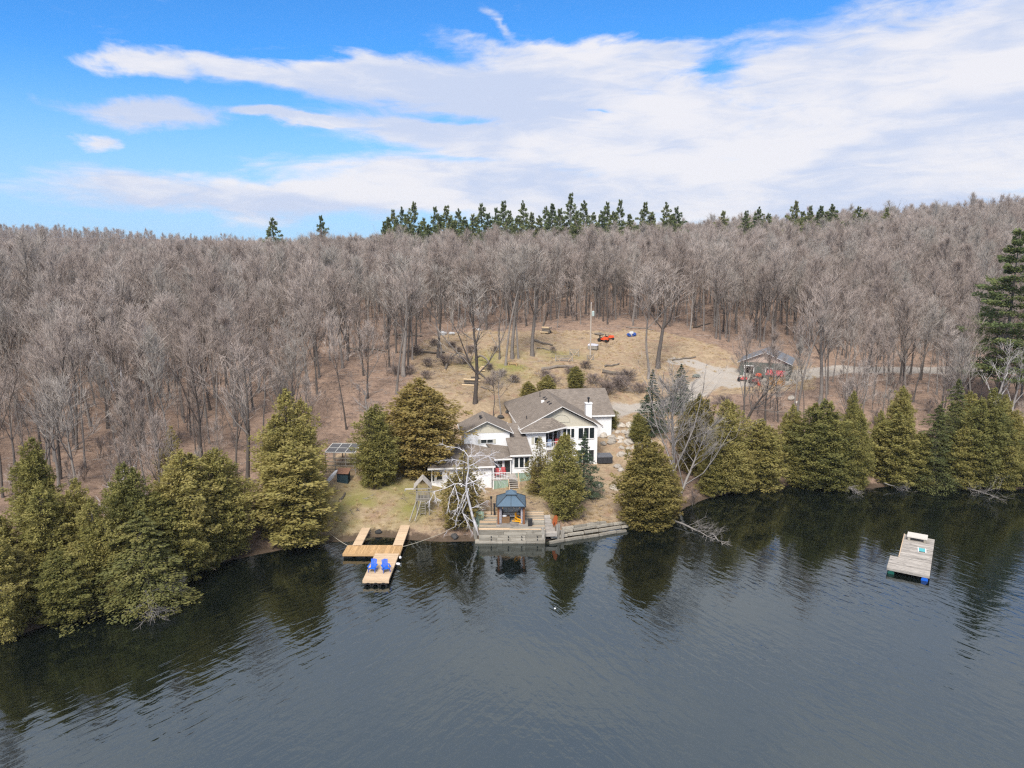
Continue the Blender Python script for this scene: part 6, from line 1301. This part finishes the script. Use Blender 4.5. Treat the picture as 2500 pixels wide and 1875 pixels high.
# ------------------------------------------------------------------ leaning white birch before the house
def bp(x, y, Yo): v = (y - 937.5) / FPX; u = (x - 1250) / FPX; d_ = Yo / (cp - v * sp); return np.array([u * d_, Yo, CAM_H - d_ * (sp + v * cp)])
BX = lambda x, y: (1000 + x * .1808, 1080 + y * .1808)
YB = 74.6
bt = Sticks(); bc = Sticks(); rb2 = np.random.default_rng(12)
def bpath(pts, r0_, r1_, y0_, y1_, st, twg=0, tl=.5):
    n = len(pts); P_ = []
    for i, (x, y) in enumerate(pts): t = i / (n - 1); P_.append(bp(*BX(x, y), y0_ + (y1_ - y0_) * t))
    st.path(P_, [r0_ + (r1_ - r0_) * i / (n - 1) for i in range(n)])
    for _ in range(twg):
        t = rb2.uniform(.15, 1) * (n - 1); j = min(int(t), n - 2); b0 = P_[j] + (P_[j + 1] - P_[j]) * (t - j); d_ = unit(P_[j + 1] - P_[j] + rb2.normal(size=3) * .5 * np.linalg.norm(P_[j + 1] - P_[j]) + np.array([0, 0, -.25])); l = tl * rb2.uniform(.5, 1.4)
        m = b0 + d_ * l * .5; e = m + unit(d_ + rb2.normal(size=3) * .25 + np.array([0, 0, -.25])) * l * .5; st.seg(b0, m, .015, .011); st.seg(m, e, .011, .006)
        for _k in range(3): f = b0 + (e - b0) * rb2.uniform(.3, 1); st.twig(f, f + unit(d_ + rb2.normal(size=3) * .6) * l * .6, .016)
bpath([(935, 1330), (900, 1160), (845, 980), (800, 800), (765, 640), (775, 480), (795, 380), (790, 300), (790, 180)], .185, .055, YB, YB - 1.5, bt)
BRS = [([(790, 185), (740, 120), (640, 70), (520, 60), (405, 5)], .055, .5), ([(790, 200), (850, 185), (960, 180), (1080, 180), (1180, 120)], .05, -.6), ([(790, 330), (870, 290), (960, 230), (1060, 190), (1200, 240), (1400, 175)], .06, .9), ([(790, 290), (720, 255), (620, 235), (450, 240)], .045, -1.2), ([(840, 300), (930, 350), (1020, 440), (1150, 460), (1290, 560)], .05, 1.4),
       ([(780, 560), (890, 520), (1000, 450), (1140, 410), (1260, 440), (1410, 495)], .065, -1.6), ([(770, 600), (700, 560), (610, 560), (480, 620), (330, 665), (300, 740), (260, 810)], .06, -1.8), ([(775, 480), (800, 480), (850, 530), (880, 640), (920, 720)], .05, -2.2), ([(620, 560), (590, 640), (545, 740), (520, 890)], .04, -2.4), ([(610, 580), (640, 700), (660, 800), (640, 920), (570, 1040)], .045, -2.0),
       ([(770, 640), (800, 620), (770, 720), (640, 1010), (615, 1140), (500, 1190)], .05, -1.4), ([(775, 800), (710, 940), (760, 1040), (800, 1120), (830, 1210)], .05, -1.2), ([(715, 960), (790, 1020), (890, 1095)], .035, -1.6), ([(830, 890), (920, 860), (1040, 790)], .045, -.6), ([(600, 560), (500, 460), (490, 440)], .03, .6), ([(680, 520), (640, 420), (630, 300)], .03, .9), ([(790, 190), (835, 160), (840, 60)], .03, .4), ([(330, 665), (350, 740), (390, 775)], .03, -2.2), ([(845, 540), (960, 600), (1010, 640)], .035, -1.8), ([(860, 200), (900, 160), (960, 140)], .03, .2), ([(1060, 190), (1120, 260), (1210, 320)], .03, 1.0), ([(760, 660), (720, 720), (690, 860), (560, 960)], .04, -.5)]
for pts, r_, yo in BRS: bpath(pts, r_ * .9, .011, YB - .8 + yo * .25, YB - .8 + yo, bc, 12, .7)
foot = bp(*BX(935, 1330), YB); bo = thing('birch_tree', 'leaning dead looking white birch with weeping branches before the house', 'tree', tuple(foot))
for nm, s_ in (('trunk', bt), ('crown', bc)):
    V, F = s_.arrays(6 if nm == 'trunk' else 5); new_obj(nm, mesh_np('birch_' + nm, V - foot, F, [M_WHITE_BARK], True), bo)
t = thing('tree_stump', 'grey stub of trunk at the water beside the birch foot', 'stump', (-3.95, 74.0, .1), 0, 'grey stumps by the terrace'); MB().tube([(0, 0, -.3), (-.1, .1, .6), (-.25, .1, 1.3)], [.26, .2, .15], 9).build('trunk', M_PLAYWOOD, t)

# ------------------------------------------------------------------ drowned and overhanging dead wood
def dead_tree(name, p0, p1, r_, lab, seed, nb=14, L=1.6, m=None, sag=0, grp='dead wood in the water'):
    g = np.random.default_rng(seed); p0, p1 = np.array(p0, float), np.array(p1, float); st_, cw = Sticks(), Sticks(); n = 6; P_ = [p0 + (p1 - p0) * k / n + g.normal(size=3) * .06 - np.array([0, 0, sag * 4 * (k / n) * (1 - k / n)]) for k in range(n + 1)]
    st_.path(P_, [r_ * (1 - .8 * k / n) + .01 for k in range(n + 1)]); ax_ = unit(p1 - p0)
    for i in range(nb):
        t = g.uniform(.3, 1) * n; j = min(int(t), n - 1); o_ = P_[j] + (P_[j + 1] - P_[j]) * (t - j); d_ = unit(spread_dir(ax_, R(g.uniform(20, 75)), g) + np.array([0, 0, .15])); l = L * g.uniform(.5, 1.2); q_ = o_ + d_ * l * .5; e = q_ + unit(d_ + g.normal(size=3) * .3) * l * .5
        cw.path([o_, q_, e], [.03, .02, .008])
        for _ in range(5): b0 = o_ + (e - o_) * g.uniform(.3, 1); td = spread_dir(d_, R(g.uniform(20, 60)), g); cw.seg(b0, b0 + td * l * .35, .012, .005); cw.twig(b0 + td * l * .2, b0 + td * l * .2 + spread_dir(td, .6, g) * l * .3, .018)
    o_ = thing(name, lab, 'dead tree', tuple(p0), 0, grp)
    for nm, s_ in (('trunk', st_), ('branches', cw)): V, F = s_.arrays(5); new_obj(nm, mesh_np(nm, V - p0, F, [m or M_PALE_DEAD]), o_)
dead_tree('fallen_tree', pt(1650, 1272, .35), pt(1745, 1315, .1), .13, 'drowned tree lying in the water right of the yellow green cedar', 5, 26, 2.2)
dead_tree('fallen_tree', pt(1735, 1300, .15), pt(1765, 1330, .05), .1, 'short barkless log afloat among the drowned branches', 6, 12, 1.8)
dead_tree('fallen_tree', pt(2325, 1180, .6), pt(2440, 1215, .05), .1, 'silvery dead branches reaching into the water below the right hemlocks', 7, 26, 2.6)
dead_tree('fallen_tree', pt(2430, 1165, 1.5), pt(2485, 1090, 3.5), .1, 'grey dead stem slanting up at the right edge above the water', 8, 12, 1.6)
dead_tree('fallen_tree', pt(355, 1440, 2.2), pt(372, 1500, .3), .10, 'grey dead boughs hanging under the drooping hemlock', 9, 30, 1.9)
dead_tree('fallen_tree', pt(375, 1440, 2.0), pt(450, 1425, 1.0), .08, 'second spray of grey dead boughs right of the hemlock foot', 10, 22, 1.6)
dead_tree('fallen_tree', pt(2060, 1175, 1.2), pt(2090, 1205, .1), .06, 'small spray of dead twigs at the water below the ragged cedar', 11, 16, 1.4)
dead_tree('fallen_tree', pt(2160, 1180, .8), pt(2215, 1195, .1), .06, 'low dead twigs along the water left of the front hemlock', 12, 18, 1.5)
a = on_ground(925, 1178); dead_tree('dead_trunk', (a[0] + .3, a[1] - .5, a[2] + 1.0), (a[0] - 1.6, a[1] + .5, a[2] + 11.5), .2, 'bare grey dead trunk rising through the lawn cedar', 13, 40, 2.2, grp='dead trunks')
a = on_ground(290, 1330); dead_tree('dead_trunk', (a[0], a[1], a[2]), (a[0] + .5, a[1], a[2] + 6.5), .12, 'white broken snag above the left shore cedars', 14, 14, 2.6, M_WHITE_BARK, grp='dead trunks')
t = thing('float_buoy', 'tiny white buoy floating in the middle of the lake', 'buoy', pt(1355, 1486, 0)); t.scale = (.6, .6, .6); MB().lathe([(.02, -.1), (.12, -.04), (.14, .03), (.1, .12), (.03, .15)], 10).build('body', M_WHITEPL, t, smooth=True); MB().tube([(0, 0, .15), (0, 0, .24)], .02, 6).build('loop', M_DARK, t)

# ------------------------------------------------------------------ dry grass at the water's edge
def tuft_mesh():
    s = Sticks(); g = np.random.default_rng(8)
    for i in range(46):
        a = g.uniform(0, 6.28); r_ = g.uniform(0, .28); b = np.array([r_ * math.cos(a), r_ * math.sin(a), -.05]); d_ = unit(np.array([math.cos(a) * .5, math.sin(a) * .5, 1]) + g.normal(size=3) * .2); l = g.uniform(.25, .6); m = b + d_ * l * .6; s.twig(b, m, .03); s.twig(m, m + unit(d_ + np.array([math.cos(a) * .6, math.sin(a) * .6, -.3])) * l * .5, .02)
    return s
M_DRYG = bark_mat('dry_grass', (.40, .29, .15), (.55, .42, .23), scale=6)
V, F = tuft_mesh().arrays(); tme = mesh_np('tuft', V, F, [M_DRYG]); seeds2 = []
for x_, y_, lab in [(1462, 1296, 'clump of dry grass at the timbers right of the terrace'), (1535, 1285, 'clump of dry straw below the yellow green cedar')]:
    a = on_ground(x_, y_); o = thing('grass_clump', lab, 'grass', a); c_ = new_obj('blades', tme, o); o.scale = (1.6, 1.6, 1.6); seeds2.append((c_,))
AX, AY = grid(-45, 70, 56, 172, .8); s3 = AY - np.interp(AX, SHX, SHY); ap_, aq, _ = project(AX, AY, ground(AX, AY)); tt = rng.uniform(size=len(AX))
kk = inside(AX, AY, YARD) & (s3 > .4) & (tt < np.where(s3 < 4, .75, np.where(rng.uniform(size=len(AX)) < .5 + .5 * np.sin(AX * .35) * np.sin(AY * .3), .38, .05))) & (np.abs(AX) < .8 * AY)
lv = np.array([(math.cos(R(8)) * (x - 6.99) + math.sin(R(8)) * (y - 97.9), -math.sin(R(8)) * (x - 6.99) + math.cos(R(8)) * (y - 97.9)) for x, y in zip(AX, AY)])
kk &= ~((lv[:, 0] > -19.2) & (lv[:, 0] < 10) & (lv[:, 1] > -8.8) & (lv[:, 1] < 19)); kk &= ~((AX > -4) & (AX < 4.5) & (AY < 77.6)); kk &= ~((AX > -17) & (AX < -11) & (AY < 76.5) & (np.abs(np.abs(AX + 14.15) - 2.15) < .7))
kk &= (dist_poly(AX, AY, DRIVE) > 3.2)
gs = scatter('dry_grass', np.c_[AX, AY, ground(AX, AY)][kk], rng.uniform(.4, 1.0, kk.sum()), rng.uniform(0, 6.28, kk.sum()), rng.integers(0, 2, kk.sum()), seeds2)
tag(gs, 'dry straw coloured grass over the bank and lawn', 'grass', kind='stuff')

# ------------------------------------------------------------------ sticks and torn bark strewn on the ground
def debris(seed, n, L):
    s = Sticks(); g = np.random.default_rng(seed)
    for i in range(n):
        b = np.array([g.normal() * .8, g.normal() * .8, g.uniform(.01, .08)]); a = g.uniform(0, 6.28); d_ = np.array([math.cos(a), math.sin(a), g.normal() * .08]); l = L * g.uniform(.3, 1.2); m = b + d_ * l * .5; d2 = unit(d_ + g.normal(size=3) * np.array([.3, .3, .1])); s.path([b, m, m + d2 * l * .5], [.028, .022, .01])
        for _ in range(2): s.twig(m, m + unit(d2 + g.normal(size=3) * np.array([.7, .7, .35])) * l * .35, .03)
    return s
DEB = []
for i, (x_, y_, n_, L_, m_, lab) in enumerate([(1128, 915, 16, 1.5, M_TWIG_DARK, 'scatter of dark sticks on the grass below the arched trunk'), (1290, 845, 12, 1.2, M_TWIG, 'scatter of pale sticks left of the bare log'), (905, 1290, 14, .8, M_TWIG_DARK, 'driftwood sticks on the bank behind the left gangway')]):
    a = on_ground(x_, y_); t = thing('stick_litter', lab, 'sticks', a); V, F = debris(900 + i, n_, L_).arrays(3); DEB.append((new_obj('sticks', mesh_np('sticks', V, F, [m_]), t),))
EX, EY = grid(-95, 110, 58, 205, 2.1); e3 = EY - np.interp(EX, SHX, SHY); te = rng.uniform(size=len(EX)); ke = (np.abs(EX) < .8 * EY + 6) & (e3 > .8)
ke &= te < np.where(inside(EX, EY, YARD), .20, .55)
for pl_, w_ in ((DRIVE, 3.4), (LANE, 2.6), (ROAD2, 3.2)): ke &= dist_poly(EX, EY, pl_) > w_
lv = np.stack([math.cos(R(8)) * (EX - 6.99) + math.sin(R(8)) * (EY - 97.9), -math.sin(R(8)) * (EX - 6.99) + math.cos(R(8)) * (EY - 97.9)], 1)
ke &= ~((lv[:, 0] > -20) & (lv[:, 0] < 10.5) & (lv[:, 1] > -10.5) & (lv[:, 1] < 20)); ke &= ~((EX > -5) & (EX < 6) & (EY < 79)); ke &= ~((EX > -18) & (EX < -10) & (EY < 77)); ke &= np.hypot(EX - g0[0], EY - g0[1] - 3) > 8
dbo = scatter('ground_litter', np.c_[EX, EY, ground(EX, EY)][ke], rng.uniform(.5, 1.3, ke.sum()), rng.uniform(0, 6.28, ke.sum()), rng.integers(0, 3, ke.sum()), DEB)
tag(dbo, 'fallen sticks and branches strewn over the forest floor and clearing', 'litter', kind='stuff')

# ------------------------------------------------------------------ thin spring haze over the whole place
hm = bpy.data.materials.new('air'); hm.use_nodes = True; ht_ = hm.node_tree; ht_.nodes.remove(ht_.nodes['Principled BSDF'])
pv = ht_.nodes.new('ShaderNodeVolumePrincipled'); pv.inputs['Color'].default_value = (.80, .86, .95, 1); pv.inputs['Density'].default_value = HAZE; pv.inputs['Anisotropy'].default_value = 0.0
ht_.links.new(pv.outputs[0], ht_.nodes['Material Output'].inputs['Volume'])
hz = MB().box(-1700, 1700, -750, 1900, -4.2, 95).build('haze', hm); tag(hz, 'thin pale haze in the air over lake and hills', 'haze', kind='stuff')
